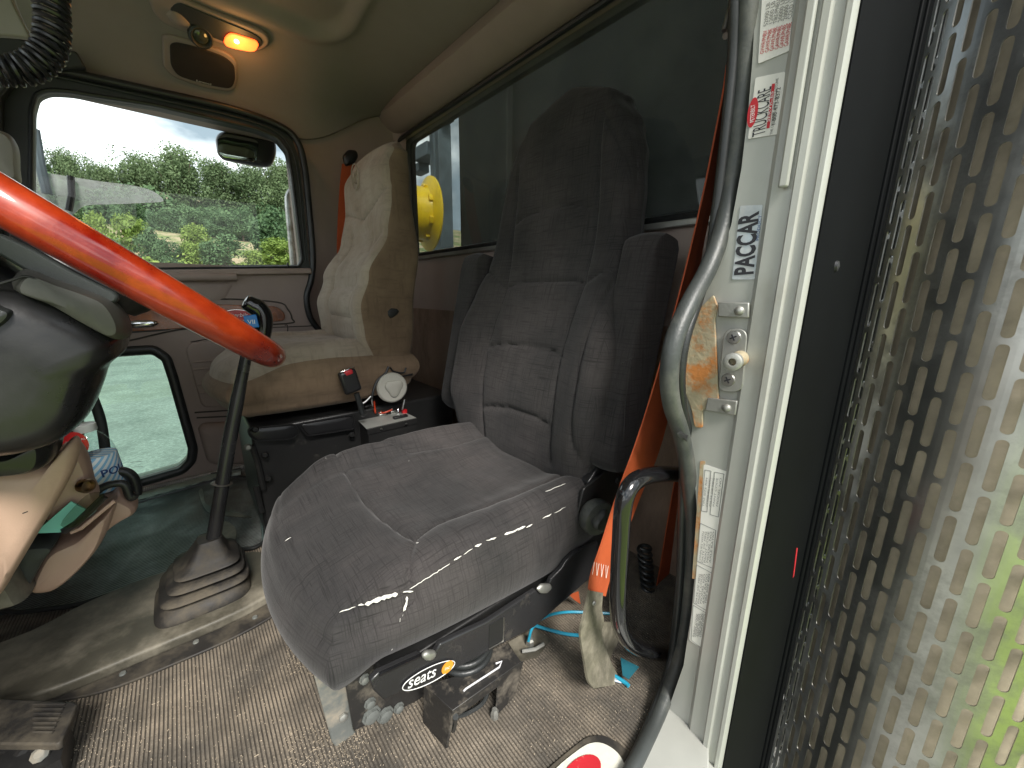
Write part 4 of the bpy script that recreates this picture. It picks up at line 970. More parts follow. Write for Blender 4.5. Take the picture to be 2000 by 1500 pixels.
# recliner knob, bracket and side plates
kn = P(1166, 1010, 'y', -.455)
mk('recliner_bracket', prism(rnd([P(a, b, 'y', -.49) for a, b in [(1140, 955), (1205, 905), (1232, 915), (1228, 1000), (1200, 1080), (1150, 1092), (1125, 1080), (1130, 1000)]], .01), (0, -.008, 0)), MT['black_metal'], DS, bevel=.002)
kb = mk('recliner_knob', lathe([(.034, -.02), (.040, -.012), (.042, .002), (.038, .010), (.026, .013), (0, .0135)], kn, (.25, 1, 0), 36), MT['rubber_dusty'], DS)
mk('knob_grip', puffy([kn+V((.006, .014, 0))+V((math.cos(t)*(.022+.004*math.cos(3*t)), 0, math.sin(t)*(.024+.004*math.cos(3*t)))) for t in [2*math.pi*i/24 for i in range(24)]], (.25, 1, 0), .012, pw=.4), MT['rubber_dusty'], kb)
mk('bolt', lathe([(.010, 0), (.010, .006), (.006, .008), (0, .008)], P(1206, 937, 'y', -.48), (0, 1, 0), 6), MT['black_metal'], DS)
mk('recliner_pivot_plate', prism(rnd([P(a, b, 'y', -.5) for a, b in [(1148, 945), (1170, 912), (1215, 888), (1232, 896), (1222, 950), (1160, 1000)]], .01), (0, -.03, 0)), MT['black_plastic'], DS, bevel=.004)
# suspension and floor brackets
mk('upper_pan', MB().box((-.42, -.735, .145), (.50, .44, .03)), MT['black_metal'], DS, bevel=.004)
mk('suspension_box', MB().box((-.47, -.73, .075), (.34, .30, .12)), MT['dash_dark'], DS, bevel=.01)
br = mk('front_bracket', prism([P(a, b, 'y', -.58) for a, b in [(604, 1284), (640, 1272), (668, 1292), (676, 1330), (690, 1425), (702, 1440), (660, 1466), (648, 1450)]], (0, -.006, 0)), MT['bracket_grey'], DS, bevel=.002)
for a, b in ((636, 1300), (642, 1325), (670, 1400)):
    mk('bolt', lathe([(.008, 0), (.008, .004), (.005, .006), (0, .006)], P(a, b, 'y', -.579), (0, 1, 0), 6), MT['zinc'], br)
bp = mk('side_plate', prism([P(a, b, 'y', -.56) for a, b in [(668, 1296), (740, 1300), (860, 1340), (850, 1352), (770, 1392), (692, 1428), (684, 1390)]], (0, -.006, 0)), MT['dirty_black'], DS, bevel=.002)
for a, b, r_ in ((722, 1372, .008), (725, 1396, .013), (752, 1395, .012), (778, 1381, .008), (711, 1325, .007)):
    mk('bolt', MB().lathe([(r_*1.3, 0), (r_*1.3, .002), (r_, .002), (r_, .007), (r_*.6, .009), (0, .009)], P(a, b, 'y', -.559), (0, 1, 0), 8), MT['bracket_grey'], bp)
# pedestal: top plate and two bent sheet legs
zt_ = .085
ped = [P(a, b, 'z', zt_) for a, b in [(828, 1338), (905, 1316), (955, 1270), (992, 1256), (1018, 1292), (884, 1388)]]
pd = mk('pedestal_plate', prism(ped, (0, 0, -.005)), MT['dirty_black'], DS, bevel=.001)
def to_floor(a, b, z=zt_-.003): return P(a, b, 'z', z)
for (p0, p1), nm in ((((884, 1388), (828, 1338)), 'pedestal_leg'), (((1018, 1292), (972, 1325)), 'pedestal_leg')):
    a = to_floor(*p0); b = to_floor(*p1)
    q = [a, b, V((b.x+.006, b.y, 0)), V((a.x+.012, a.y-.008, 0))]
    mk(nm, prism(q, (-.004, .002, 0)), MT['dirty_black'], DS, smooth=0)
mk('pedestal_skirt', prism([to_floor(884, 1388), to_floor(1018, 1292), to_floor(1018, 1292)-V((0, 0, .02)), to_floor(884, 1388)-V((0, 0, .02))], (0, -.003, 0)), MT['dirty_black'], DS, smooth=0)
mb = MB()
for zz, r_ in ((.088, .050), (.100, .046), (.112, .042), (.124, .038)):
    mb.tube([P(928, 1300, 'z', .1)+V((-.01+r_*math.cos(t), -.05+r_*math.sin(t), zz-.1)) for t in [2*math.pi*i/32 for i in range(32)]], .006, 10, True)
mk('air_bellows', mb, MT['rubber'], DS)
mb = MB()
c = P(928, 1300, 'z', .095)
mb.tube([P(a, b, 'z', .088) for a, b in [(905, 1350), (910, 1345), (975, 1303), (980, 1292), (968, 1296)]], .0018, 6)
mk('pedestal_marking', mb, MT['white_paint'], DS)
# rods and cables under the seat
mb = MB().tube(cat_rom([P(a, b, 'z', z_) for a, b, z_ in [(890, 1400, .02), (915, 1392, .012), (945, 1370, .02), (958, 1330, .05)]], 6), .004, 8)
mb.tube([P(885, 1425, 'z', .01), P(890, 1400, 'z', .07)], .005, 8)
mk('control_cable', mb, MT['rubber'], DS)
mk('cable_nut', lathe([(.008, 0), (.008, .012), (.005, .018), (0, .018)], P(966, 1400, 'z', .0), (0, 0, 1), 6), MT['zinc'], DS)

# ================================================================== DRIVER SEAT BELT
def ribbon(px, th=.0014, k=5, waves=0):
    """px: list of (xl,yl,xr,yr,Yl,Yr)"""
    Lp = cat_rom([P(a, b, 'y', e) for a, b, c_, d_, e, g in px], k); Rp = cat_rom([P(c_, d_, 'y', g) for a, b, c_, d_, e, g in px], k)
    n = 7; v = []; f = []
    for i, (l, r) in enumerate(zip(Lp, Rp)):
        t = (Lp[min(i+1, len(Lp)-1)]-Lp[max(i-1, 0)]).normalized(); nr = (r-l).cross(t).normalized()
        for s in (-1, 1):
            for j in range(n):
                q = j/(n-1); v.append(l+(r-l)*q+nr*(s*th+.0008*math.sin(q*math.pi*3)*waves))
    m = 2*n
    for i in range(len(Lp)-1):
        for j in range(n-1):
            a = i*m+j; f.append((a, a+1, a+m+1, a+m)); a += n; f.append((a, a+m, a+m+1, a+1))
        f.append((i*m, i*m+m, i*m+m+n, i*m+n)); f.append((i*m+n-1, i*m+m+n-1, i*m+m+2*n-1, i*m+2*n-1))
    return v, f
SB = thing('driver_seat_belt', 'orange seat belt hanging beside the driver seat, olive sleeve at its lower end', 'seat belt', tuple(P(1170, 1340, 'z', 0)))
up = [(1420, 125, 1432, 118, -.33, -.34), (1412, 180, 1424, 175, -.335, -.345), (1395, 270, 1410, 270, -.34, -.35), (1375, 370, 1394, 372, -.345, -.355), (1352, 470, 1374, 475, -.35, -.36), (1330, 560, 1358, 566, -.355, -.365),
      (1303, 660, 1338, 668, -.36, -.37), (1272, 770, 1313, 780, -.365, -.37), (1240, 870, 1286, 882, -.365, -.37), (1205, 965, 1248, 975, -.365, -.368), (1175, 1060, 1213, 1068, -.362, -.366), (1155, 1118, 1192, 1126, -.360, -.364), (1148, 1158, 1182, 1164, -.36, -.362)]
mk('webbing', ribbon(up, waves=1), MT['orange'], SB)
st = MB()
for i in range(7): st.tube([P(1161+i*4.5, 1098+i*1.2, 'y', -.356), P(1159+i*4.5+(2 if i % 2 else -2), 1122+i*1.2, 'y', -.356)], .0005, 4)
mk('stitching', st, MT['foam'], SB)
sl2 = [(1150, 1152, 1176, 1157, -.357, -.360), (1144, 1182, 1174, 1188, -.355, -.358), (1137, 1212, 1178, 1214, -.35, -.353), (1132, 1240, 1174, 1240, -.350, -.352), (1140, 1290, 1190, 1288, -.345, -.35), (1147, 1328, 1206, 1320, -.335, -.34), (1158, 1344, 1218, 1334, -.33, -.335)]
mk('anchor_sleeve', ribbon(sl2, .0022), MT['olive'], SB)
sl3 = [(1160, 1343, 1214, 1334, -.338, -.345), (1186, 1328, 1216, 1318, -.36, -.37), (1178, 1270, 1212, 1268, -.375, -.385), (1172, 1215, 1206, 1215, -.385, -.395)]
mk('anchor_sleeve_back', ribbon(sl3, .0022), MT['olive'], SB)
mk('anchor_bolt', lathe([(.009, -.03), (.009, .004), (.006, .006), (0, .006)], P(1210, 1330, 'y', -.33), (-.5, .8, 0), 16), MT['chrome'], SB)
mk('rivet', lathe([(.005, 0), (.004, .002), (0, .003)], P(1160, 1178, 'y', -.353), (0, 1, 0), 14), MT['zinc'], SB)
SB2 = thing('belt_lower_strand', 'dark orange belt strand rising from the floor retractor behind the grab bar', 'seat belt', tuple(P(1280, 1215, 'y', -.42)))
lo = [(1318, 935, 1345, 935, -.42, -.425), (1300, 1040, 1334, 1040, -.42, -.425), (1285, 1130, 1318, 1130, -.42, -.425), (1268, 1205, 1300, 1218, -.42, -.425)]
mk('webbing', ribbon(lo, waves=1), MT['orange'], SB2)
mk('retractor', MB().box(P(1288, 1228, 'y', -.40), (.11, .06, .09), Matrix.Rotation(.3, 3, 'Y')).box(P(1258, 1216, 'y', -.40), (.03, .055, .06), Matrix.Rotation(.6, 3, 'Y')), MT['black_plastic'], SB2, bevel=.006)
mk('guide_plate', MB().tube([P(1414, 60, 'y', -.325), P(1428, 8, 'y', -.325), P(1438, -20, 'y', -.325)], .004, 8).tube([P(1417, 70, 'y', -.325), P(1428, 58, 'y', -.325)], .005, 8), MT['steel'], SB)
cw = P(1258, 1065, 'y', -.43)
pts = []
for i in range(150):
    t = i/149; base_ = V((cw.x-.05*t, cw.y, cw.z-.17*t)); a = t*2*math.pi*8
    pts.append(base_+V((math.cos(a)*.016, math.sin(a)*.016, 0)))
cc = mk('coiled_air_line', tube(pts, .0042, 8), MT['rubber']); lab(cc, 'short black coiled air line behind the grab bar near the floor', 'coiled hose')
# grab bar by the door
gbar = thing('door_grab_bar', 'black tubular grab bar bent into a C beside the driver door seal', 'grab bar', tuple(P(1330, 1275, 'y', -.29)))
gp = cat_rom([P(a, b, 'y', -.29) for a, b in [(1375, 926), (1335, 926), (1290, 926), (1250, 934), (1226, 958), (1216, 1000), (1212, 1060), (1208, 1130), (1207, 1185), (1212, 1225), (1232, 1256), (1268, 1273), (1310, 1278), (1350, 1278)]], 6)
mk('bar', tube(gp, .0138, 16), MT['gloss_black'], gbar)
# blue air tube on the floor, with brass fitting
mb = MB().tube(cat_rom([P(a, b, 'z', z_) for a, b, z_ in [(1032, 1252, .02), (1040, 1226, .05), (1062, 1206, .04), (1100, 1196, .02), (1150, 1196, .01), (1220, 1200, .008)]], 6), .0032, 8)
mb.tube(cat_rom([P(a, b, 'z', z_) for a, b, z_ in [(1040, 1220, .02), (1080, 1232, .008), (1120, 1240, .006), (1190, 1242, .006), (1230, 1238, .006)]], 6), .0038, 8)
mb.tube(cat_rom([P(a, b, 'z', z_) for a, b, z_ in [(1200, 1320, .006), (1222, 1334, .006), (1228, 1340, .006)]], 4), .004, 8)
bt = mk('blue_air_tube', mb, MT['blue_tube']); lab(bt, 'bright blue plastic air tube looping over the floor behind the seat pedestal', 'air tube')
ft_ = thing('air_fitting', 'small dirty metal air valve fitting on the floor under the blue tube', 'fitting', tuple(P(1045, 1262, 'z', 0)))
mk('plate', prism([P(a, b, 'z', .004) for a, b in [(992, 1254), (1045, 1225), (1075, 1250), (1050, 1282), (1015, 1290)]], (0, 0, -.003)), MT['cover'], ft_, smooth=0)
mk('nut', lathe([(.010, 0), (.010, .012), (.006, .016), (.006, .022), (0, .022)], P(1035, 1258, 'z', .003), (0, 0, 1), 6), MT['zinc'], ft_)
mk('lever', tube([P(1020, 1272, 'z', .012), P(1045, 1268, 'z', .016), P(1062, 1258, 'z', .016)], .004, 8), MT['zinc'], ft_)
tg = mk('orange_tag', prism([P(a, b, 'y', -.50) for a, b in [(1112, 1162), (1130, 1155), (1134, 1180), (1122, 1172)]], (0, -.001, 0)), MT['orange'], smooth=0); lab(tg, 'tiny bright orange tag peeking out below the seat rail', 'tag')
bs_ = mk('blue_flap', prism([P(a, b, 'z', .02) for a, b in [(1212, 1284), (1248, 1302), (1228, 1326), (1216, 1318)]], (0, 0, -.002)), MT['blue_dim'], smooth=0); lab(bs_, 'torn translucent blue plastic flap beside the belt anchor', 'plastic flap')
# scuff plate with red oval
sp_ = thing('scuff_plate', 'dirty white plate with a red oval in a brown rubber border at the doorway floor', 'scuff plate', tuple(P(1160, 1500, 'z', 0)))
q = [P(a, b, 'z', .004) for a, b in [(1040, 1540), (1062, 1508), (1120, 1458), (1150, 1438), (1185, 1438), (1222, 1462), (1250, 1492), (1262, 1540)]]
mk('border', prism(cat_rom(q, 5, True), (0, 0, -.004)), MT['boot'], sp_, bevel=.001)
q = [P(a, b, 'z', .0065) for a, b in [(1062, 1545), (1082, 1505), (1125, 1468), (1152, 1452), (1178, 1452), (1206, 1470), (1222, 1500), (1228, 1545)]]
mk('plate', prism(cat_rom(q, 5, True), (0, 0, -.003)), MT['white_dirty'], sp_, smooth=0)
c = P(1136, 1510, 'z', .0085); e1 = (P(1170, 1482, 'z', .0085)-c)
mk('red_oval', prism([c+e1*math.cos(t)*1.0+e1.cross(V((0, 0, 1))).normalized()*math.sin(t)*.020 for t in [2*math.pi*i/36 for i in range(36)]], (0, 0, -.001)), MT['red_vinyl'], sp_, smooth=0)

# ================================================================== PASSENGER SEAT
PS = thing('passenger_chair', 'beige velour passenger seat with worn brown sides on a black box base', 'seat', (-.4, -1.5, 0))
def fp(u, w_, bl):
    a, b = sq(u, w_, .5 if u > 0 else .12)
    return -.335+a*(.288+bl), -1.50+b*(.232+bl)
def tp(u, w_):
    x, y = fp(u, w_, 0)
    return .602+.022*sm(.5, .85, abs(w_))*sm(.9, .2, u)-.03*sm(.4, 1, u)-.01*sm(-.2, -1, u)+.004*mnoise.noise(V((x*10, y*10, 8)))
gp_ = [[(-.15, -1.34), (-.6, -1.34)], [(-.15, -1.66), (-.6, -1.66)], [(-.15, -1.34), (-.13, -1.5), (-.15, -1.66)]]
def grp(u, w_):
    x, y = fp(u, w_, 0); g = 0
    for l in gp_:
        d = seg_d(x, y, l)
        if d < .02: g = max(g, .008*math.exp(-(d/.005)**2)+.003*math.exp(-(d/.014)**2))
    return g
v, f = pad(90, fp, tp, lambda u, w_: .405+.02*sm(-.2, -1, u)-.0*u, lambda a, b, h: V((a, b, h)), s0=.74, rr=.055, M_=12, bulge=.022, groove=grp, rb=.045)
mb = MB().add(v, f); mb.m = [0]*(90*90)+[1]*(len(f)-90*90)
pc = mk('cushion', mb, [MT['suede'], MT['suede_brown']], PS, smooth=60)
XF = [(.47, -.505), (.55, -.478), (.63, -.452), (.72, -.445), (.82, -.478), (.96, -.548), (1.07, -.560), (1.17, -.556), (1.24, -.585), (1.29, -.64)]
HWP = [(0, .215), (.15, .232), (.40, .232), (.55, .215), (.68, .205), (.76, .18), (.80, .13), (.82, .09)]
def fpb(u, w_, bl):
    b = (w_+1)/2*.815; return u*(interp(HWP, b)+bl), b
def xfp(a, b, h): return V((interp(XF, .465+b)+h, -1.495+a, .465+b))
def tpb(u, w_): 
    b = (w_+1)/2*.815; return .0+.018*sm(.45, .85, abs(u))*sm(.62, .4, b)-.012*sm(.55, .8, b)*u*u
def bpb(u, w_):
    b = (w_+1)/2*.815; z = .465+b; return interp([(.47, -.615), (.7, -.635), (.93, -.668), (1.1, -.655), (1.28, -.67)], z)-interp(XF, z)
gq = [[(-.13, .02), (-.13, .40), (-.10, .52)], [(.13, .02), (.13, .40), (.10, .52)], [(-.13, .12), (.13, .12)], [(-.13, .22), (.13, .22)], [(-.13, .32), (.13, .32)], [(-.10, .52), (.10, .52)], [(-.2, .46), (-.13, .40)], [(.2, .50), (.12, .42)], [(-.18, .60), (0, .56), (.2, .64)]]
def grq(u, w_):
    a, b = fpb(u, w_, 0); g = 0
    for l in gq:
        d = seg_d(a, b, l)
        if d < .02: g = max(g, .008*math.exp(-(d/.005)**2)+.003*math.exp(-(d/.014)**2))
    return g
v, f = pad(90, fpb, tpb, bpb, xfp, s0=.86, rr=.018, M_=10, bulge=.004, groove=grq, rb=.02)
mb = MB().add(v, f); mb.m = [0]*(90*90)+[1]*(len(f)-90*90)
pb = mk('backrest', mb, [MT['suede'], MT['suede_brown']], PS, smooth=60)
# embossed logo on the headrest
c = P(693, 346, 'y', -1.60); c.x = -.535
e_ = [V((-.551, -1.520+math.cos(t)*.034, 1.172+math.sin(t)*.042)) for t in [2*math.pi*i/32 for i in range(32)]]
mb = MB().tube(e_, .0022, 6, True)
for l in ([(-.018, -.012), (-.018, .016), (-.005, .002), (.006, .016), (.006, -.014)], [(-.012, -.02), (.016, -.02), (.02, .004)]):
    mb.tube([V((-.551, -1.520-a, 1.172+b)) for a, b in l], .002, 6)
mk('embossed_emblem', mb, MT['suede'], pb)
mk('torn_hole', puffy([P(a, b, 'y', -1.258) for a, b in [(757, 608), (764, 602), (775, 603), (780, 608), (776, 614), (768, 620), (762, 622), (758, 616)]], (0, 1, 0), .003), MT['dash_dark'], pb)
# base box, trays, bolts
bx = mk('base_box', MB().box((-.45, -1.50, .20), (.68, .43, .36)), MT['black_metal'], PS, bevel=.008)
tr1 = mk('base_tray', puffy(rnd([P(a, b, 'y', -1.268) for a, b in [(484, 836), (576, 828), (584, 846), (570, 858), (500, 861), (486, 850)]], .012), (0, 1, 0), .008, pw=.25), MT['black_plastic'], PS)
mk('tray_rim', tube(rnd([P(a, b, 'y', -1.260) for a, b in [(484, 836), (576, 828), (584, 846), (570, 858), (500, 861), (486, 850)]], .012), .0022, 6, True), MT['black_plastic'], tr1)
tr2 = mk('base_tray', puffy(rnd([P(a, b, 'y', -1.268) for a, b in [(582, 828), (690, 810), (692, 838), (600, 852)]], .010), (0, 1, 0), .008, pw=.25), MT['black_plastic'], PS)
mk('tray_rim', tube(rnd([P(a, b, 'y', -1.260) for a, b in [(582, 828), (690, 810), (692, 838), (600, 852)]], .01), .0022, 6, True), MT['black_plastic'], tr2)
mk('base_post', MB().tube([P(492, 870, 'y', -1.27), P(504, 905, 'y', -1.27), P(515, 955, 'y', -1.27)], .008, 8).tube([P(500, 950, 'y', -1.27), P(512, 1000, 'y', -1.27)], .008, 8), MT['black_metal'], PS)
for a, b in ((498, 838), (517, 888), (524, 934), (687, 849), (484, 873)):
    mk('bolt', lathe([(.010, 0), (.010, .003), (.006, .008), (0, .008)], P(a, b, 'y', -1.262), (0, 1, 0), 10), MT['black_metal'] if a != 484 else MT['zinc'], bx)
# recliner disc
c = P(766, 757, 'y', -1.235)
rd = mk('recliner_cover', lathe([(.050, -.02), (.052, -.01), (.051, .002), (.046, .007), (0, .009)], c, (.12, 1, .05), 40), MT['grey_plastic'], PS)
mk('cover_boss', puffy([c+V((-.004, .008, 0))+V((math.cos(t)*(.030+.005*math.cos(3*(t-2.6))), 0, math.sin(t)*(.030+.005*math.cos(3*(t-2.6))))) for t in [2*math.pi*i/36 for i in range(36)]], (.12, 1, .05), .008, pw=.3), MT['grey_plastic'], rd)
mk('recliner_frame', MB().tube(cat_rom([P(a, b, 'y', -1.245) for a, b in [(759, 716), (752, 730), (738, 742), (730, 760), (726, 780)]], 5), .004, 8).tube(cat_rom([P(a, b, 'y', -1.245) for a, b in [(762, 718), (770, 726), (788, 728), (793, 718)]], 5), .003, 8).box(P(780, 722, 'y', -1.27), (.09, .02, .05)), MT['black_plastic'], PS)
mk('lower_bracket', MB().tube([P(790, 780, 'y', -1.245), P(786, 800, 'y', -1.245)], .004, 8), MT['steel'], PS)
mk('lower_bracket', MB().tube(cat_rom([P(724, 774, 'y', -1.24), P(714, 784, 'y', -1.24), P(704, 790, 'y', -1.24)], 4), .004, 8), MT['steel'], PS)
# buckle of the passenger belt
BK = thing('belt_buckle', 'black belt buckle with a red press button standing beside the beige seat', 'buckle', tuple(P(705, 800, 'y', -1.20)))
b0 = P(683, 735, 'y', -1.20); b1 = P(702, 790, 'y', -1.20); dz = (b0-b1).normalized(); sx_ = dz.cross(V((0, 1, 0))).normalized()
rot = Matrix((sx_, V((0, 1, 0)), dz)).transposed()
bb = mk('housing', MB().box(P(683, 745, 'y', -1.20), (.052, .026, .072), rot), MT['black_plastic'], BK, bevel=.008, seg=4)
mk('press_button', MB().box(P(679, 727, 'y', -1.20), (.026, .028, .016), rot), MT['red_vinyl'], bb, bevel=.005, seg=3)
mk('buckle_mouth', MB().box(P(677, 722, 'y', -1.20), (.044, .018, .006), rot), MT['chrome'], bb, bevel=.002)
mk('stalk', tube([P(696, 768, 'y', -1.205), P(704, 792, 'y', -1.205), P(708, 808, 'y', -1.205)], .009, 8), MT['rubber'], BK)
# passenger belt
PBt = thing('passenger_seat_belt', 'orange seat belt hanging on the rear pillar behind the beige seat', 'seat belt', (-.66, -1.93, .6))
pbx = [(668, 320, 692, 318, -1.93, -1.93), (664, 360, 694, 360, -1.93, -1.93), (660, 420, 692, 420, -1.92, -1.92), (658, 480, 690, 480, -1.90, -1.90), (658, 560, 688, 560, -1.86, -1.86), (652, 640, 682, 640, -1.80, -1.80), (646, 688, 674, 690, -1.78, -1.78)]
mk('webbing', ribbon(pbx, .002), MT['orange'], PBt)
mk('upper_guide', puffy(rnd([P(a, b, 'y', -1.925) for a, b in [(668, 305), (680, 292), (696, 294), (700, 306), (692, 320), (674, 326)]], .012), (0, 1, 0), .016), MT['black_plastic'], PBt)
hk = mk('coat_hook', puffy([P(a, b, 'x', -.885) for a, b in [(752, 178), (760, 173), (767, 176), (768, 184), (764, 190), (768, 196), (758, 196), (752, 188)]], (1, 0, 0), .008), MT['trim_dark']); lab(hk, 'small broken dark coat hook in the upper rear corner trim', 'hook')

# ================================================================== CONTROL BOX between the seats
CB = thing('control_box', 'small metal topped control box with levers and a red wire between the seats', 'control box', tuple(P(750, 840, 'z', 0)))
zb = .345
q = [P(a, b, 'z', zb) for a, b in [(684, 806), (772, 796), (814, 816), (717, 838)]]
mk('top_plate', prism(q, (0, 0, -.003)), MT['galv'], CB, bevel=.001)
q2 = [V((p.x, p.y, .0)) for p in q]
mk('body', prism([p+(sum(q2, V())/4-p)*.04 for p in q2], (0, 0, zb-.004)), MT['black_metal'], CB, smooth=0)
mk('front_lip', prism([q[2], q[3], q[3]-V((0, 0, .02)), q[2]-V((0, 0, .02))], (0, -.002, 0)), MT['black_metal'], CB, smooth=0)
for a, b in ((794, 828), (745, 838)): mk('screw', lathe([(.004, 0), (.003, .002), (0, .002)], P(a, b, 'y', q[3].y+.003), (0, 1, 0), 10), MT['steel'], CB)
def zt(a, b, h=0): return P(a, b, 'z', zb+h)
c = zt(724, 812)
mk('quadrant', prism([c+V((math.cos(t)*.045, 0, math.sin(t)*.04)) for t in [math.pi*i/14 for i in range(15)]], (0, -.018, 0)), MT['black_plastic'], CB, bevel=.003)
lv = mk('lever', tube([c+V((-.01, 0, .02)), c+V((-.006, 0, .10))], .0035, 8), MT['steel'], CB)
top_ = c+V((-.004, 0, .118))
mk('lever_collar', lathe([(.010, 0), (.018, .004), (.010, .010), (.009, .022)], c+V((-.006, 0, .082)), (0, 0, 1), 20), MT['chrome'], lv)
mk('lever_knob', MB().box(top_+V((0, 0, .012)), (.044, .03, .028), Matrix.Rotation(.2, 3, 'Y')), MT['gloss_black'], lv, bevel=.008, seg=4)
mk('knob_cap', MB().box(top_+V((0, .004, .0285)), (.036, .024, .004), Matrix.Rotation(.2, 3, 'Y')), MT['chrome'], lv, bevel=.001)
for a, b in ((746, 812), (768, 806)):
    c2 = zt(a, b)
    s_ = mk('toggle_base', MB().box(c2+V((0, 0, .005)), (.026, .022, .012)), MT['steel'], CB, bevel=.003)
    mk('toggle', tube([c2+V((0, 0, .008)), c2+V((.008, .008, .022))], .004, 8), MT['chrome'], s_)
mk('mount_foot', MB().box(zt(712, 816)+V((0, 0, .006)), (.03, .03, .012)).box(zt(782, 816)+V((0, 0, .004)), (.05, .018, .008)), MT['black_plastic'], CB, bevel=.002)
mk('red_wire', MB().tube(cat_rom([zt(732, 800, .02)+V((0, 0, .03)), zt(733, 804, .025), zt(735, 806, .012), zt(750, 806, .014), zt(766, 800, .02)], 5), .0032, 6), MT['wire_insul'], CB)
mk('red_valve', MB().lathe([(.011, 0), (.012, .010), (.008, .014), (0, .014)], zt(779, 802), (0, 0, 1), 12).lathe([(.010, 0), (.010, .010), (.006, .013), (0, .013)], zt(790, 806), (0, 0, 1), 12), MT['red'], CB)
mk('valve_stem', lathe([(.006, 0), (.006, .016), (.003, .02), (0, .02)], zt(778, 808), (0, 0, 1), 12), MT['chrome'], CB)

# ================================================================== GEAR LEVER
GL = thing('gear_shift', 'long black gear lever with a hooked knob rising from a pleated rubber boot', 'gear lever', (.05, -1.13, .03))
lv_px = [(412, 1085), (419, 1040), (432, 960), (447, 870), (462, 790), (474, 730), (484, 680), (492, 640)]
rs = [.0155, .0155, .0150, .0150, .0145, .0125, .0115, .0115]
path = cat_rom([P(a, b, 'y', -1.12+.01*i/7) for i, (a, b) in enumerate(lv_px)], 5)
rr_ = [interp(list(zip(range(8), rs)), i/5) for i in range(len(path))]
rod = mk('rod', tube(path, rr_, 16), MT['rail_black'], GL)
c = P(433, 944, 'y', -1.12); ax_ = (P(447, 870, 'y', -1.12)-c).normalized()
mk('ring_clip', lathe([(.020, -.002), (.0225, 0), (.020, .002)], c, ax_, 28), MT['steel'], rod)
kp = [(468, 588), (474, 581), (486, 583), (503, 592), (520, 598), (528, 608), (529, 622), (526, 644), (520, 668), (496, 664), (498, 648), (500, 626), (492, 612), (476, 604), (468, 597)]
kn_ = mk('knob', tube(cat_rom([P(a, b, 'y', -1.11) for a, b in [(506, 672), (512, 648), (513, 620), (505, 604), (492, 596), (480, 590), (476, 588)]], 6), [interp([(0, .0195), (12, .0215), (20, .0215), (27, .019), (33, .0150), (36, .008)], i_) for i_ in range(37)], 18), MT['gloss_black'], GL)
bl = mk('shift_tag', MB().box(P(491, 628, 'y', -1.086), (.026, .006, .030), Matrix.Rotation(.1, 3, 'Y')), MT['blue_tag'], kn_, bevel=.002)
text('lettering', 'VII', P(484, 633, 'y', -1.0815), (-1, 0, 0), (0, 0, 1), .014, MT['print_white'], bl)
def rrect(cx, cy, z, sx, sy, tw=0, n=8, r=.25):
    pts = []
    for k in range(4*n):
        t = 2*math.pi*(k+.5)/(4*n); c_, s_ = math.cos(t), math.sin(t); e = 2/4.6
        pts.append(V((cx+math.copysign(abs(c_)**e, c_)*sx, cy+math.copysign(abs(s_)**e, s_)*sy, z)))
    return pts
lev = [(.030, .094, .097), (.037, .094, .097), (.047, .086, .090), (.057, .078, .082), (.060, .066, .070), (.063, .066, .070), (.067, .082, .085), (.071, .088, .091), (.075, .086, .089), (.079, .070, .073), (.082, .055, .059), (.086, .056, .060), (.090, .070, .073), (.094, .077, .080), (.098, .075, .078), (.102, .060, .063), (.105, .046, .050), (.109, .047, .051), (.113, .058, .061), (.117, .065, .068), (.121, .062, .065), (.126, .050, .053), (.140, .040, .044), (.158, .031, .035), (.170, .026, .030), (.176, .024, .026)]
mb = MB(); n = 32
for z, sx, sy in lev:
    t = (z-.03)/.146
    mb.v += rrect(.050-.030*t, -1.135+.012*t, z+.012*math.sin(t*9)*0, sx, sy)
for i in range(len(lev)-1):
    for k in range(n): mb.f.append((i*n+k, i*n+(k+1) % n, (i+1)*n+(k+1) % n, (i+1)*n+k)); mb.m.append(0)
mb.f.append(tuple((len(lev)-1)*n+k for k in range(n))); mb.m.append(0)
mk('boot', mb, MT['boot'], GL, smooth=55)
# tunnel cover plate
TC = thing('tunnel_cover', 'dirty olive transmission cover plate with a rubber border under the gear lever', 'floor cover', (.1, -1.1, 0))
outer = [(-140, 1400), (0, 1392), (90, 1372), (200, 1350), (330, 1300), (470, 1238), (556, 1186), (566, 1158), (556, 1120), (536, 1092), (486, 1082), (330, 1120), (180, 1185), (60, 1245), (-140, 1330)]
mk('border', prism(cat_rom([P(a, b, 'z', .006) for a, b in outer], 4, True), (0, 0, -.006)), MT['boot'], TC, bevel=.002)
inner = [(-140, 1385), (0, 1368), (100, 1345), (280, 1272), (460, 1196), (544, 1148), (552, 1128), (540, 1098), (516, 1080), (480, 1078), (330, 1112), (180, 1170), (60, 1230), (-140, 1310)]
mk('cover_sheet', prism(cat_rom([P(a, b, 'z', .030) for a, b in inner], 4, True), (0, 0, -.026)), MT['cover'], TC, bevel=.006, seg=4)
for a, b in ((498, 1206), (383, 1254), (240, 1316)):
    mk('screw', lathe([(.006, 0), (.005, .003), (0, .0035)], P(a, b, 'z', .0065), (0, 0, 1), 12), MT['bracket_grey'], TC)
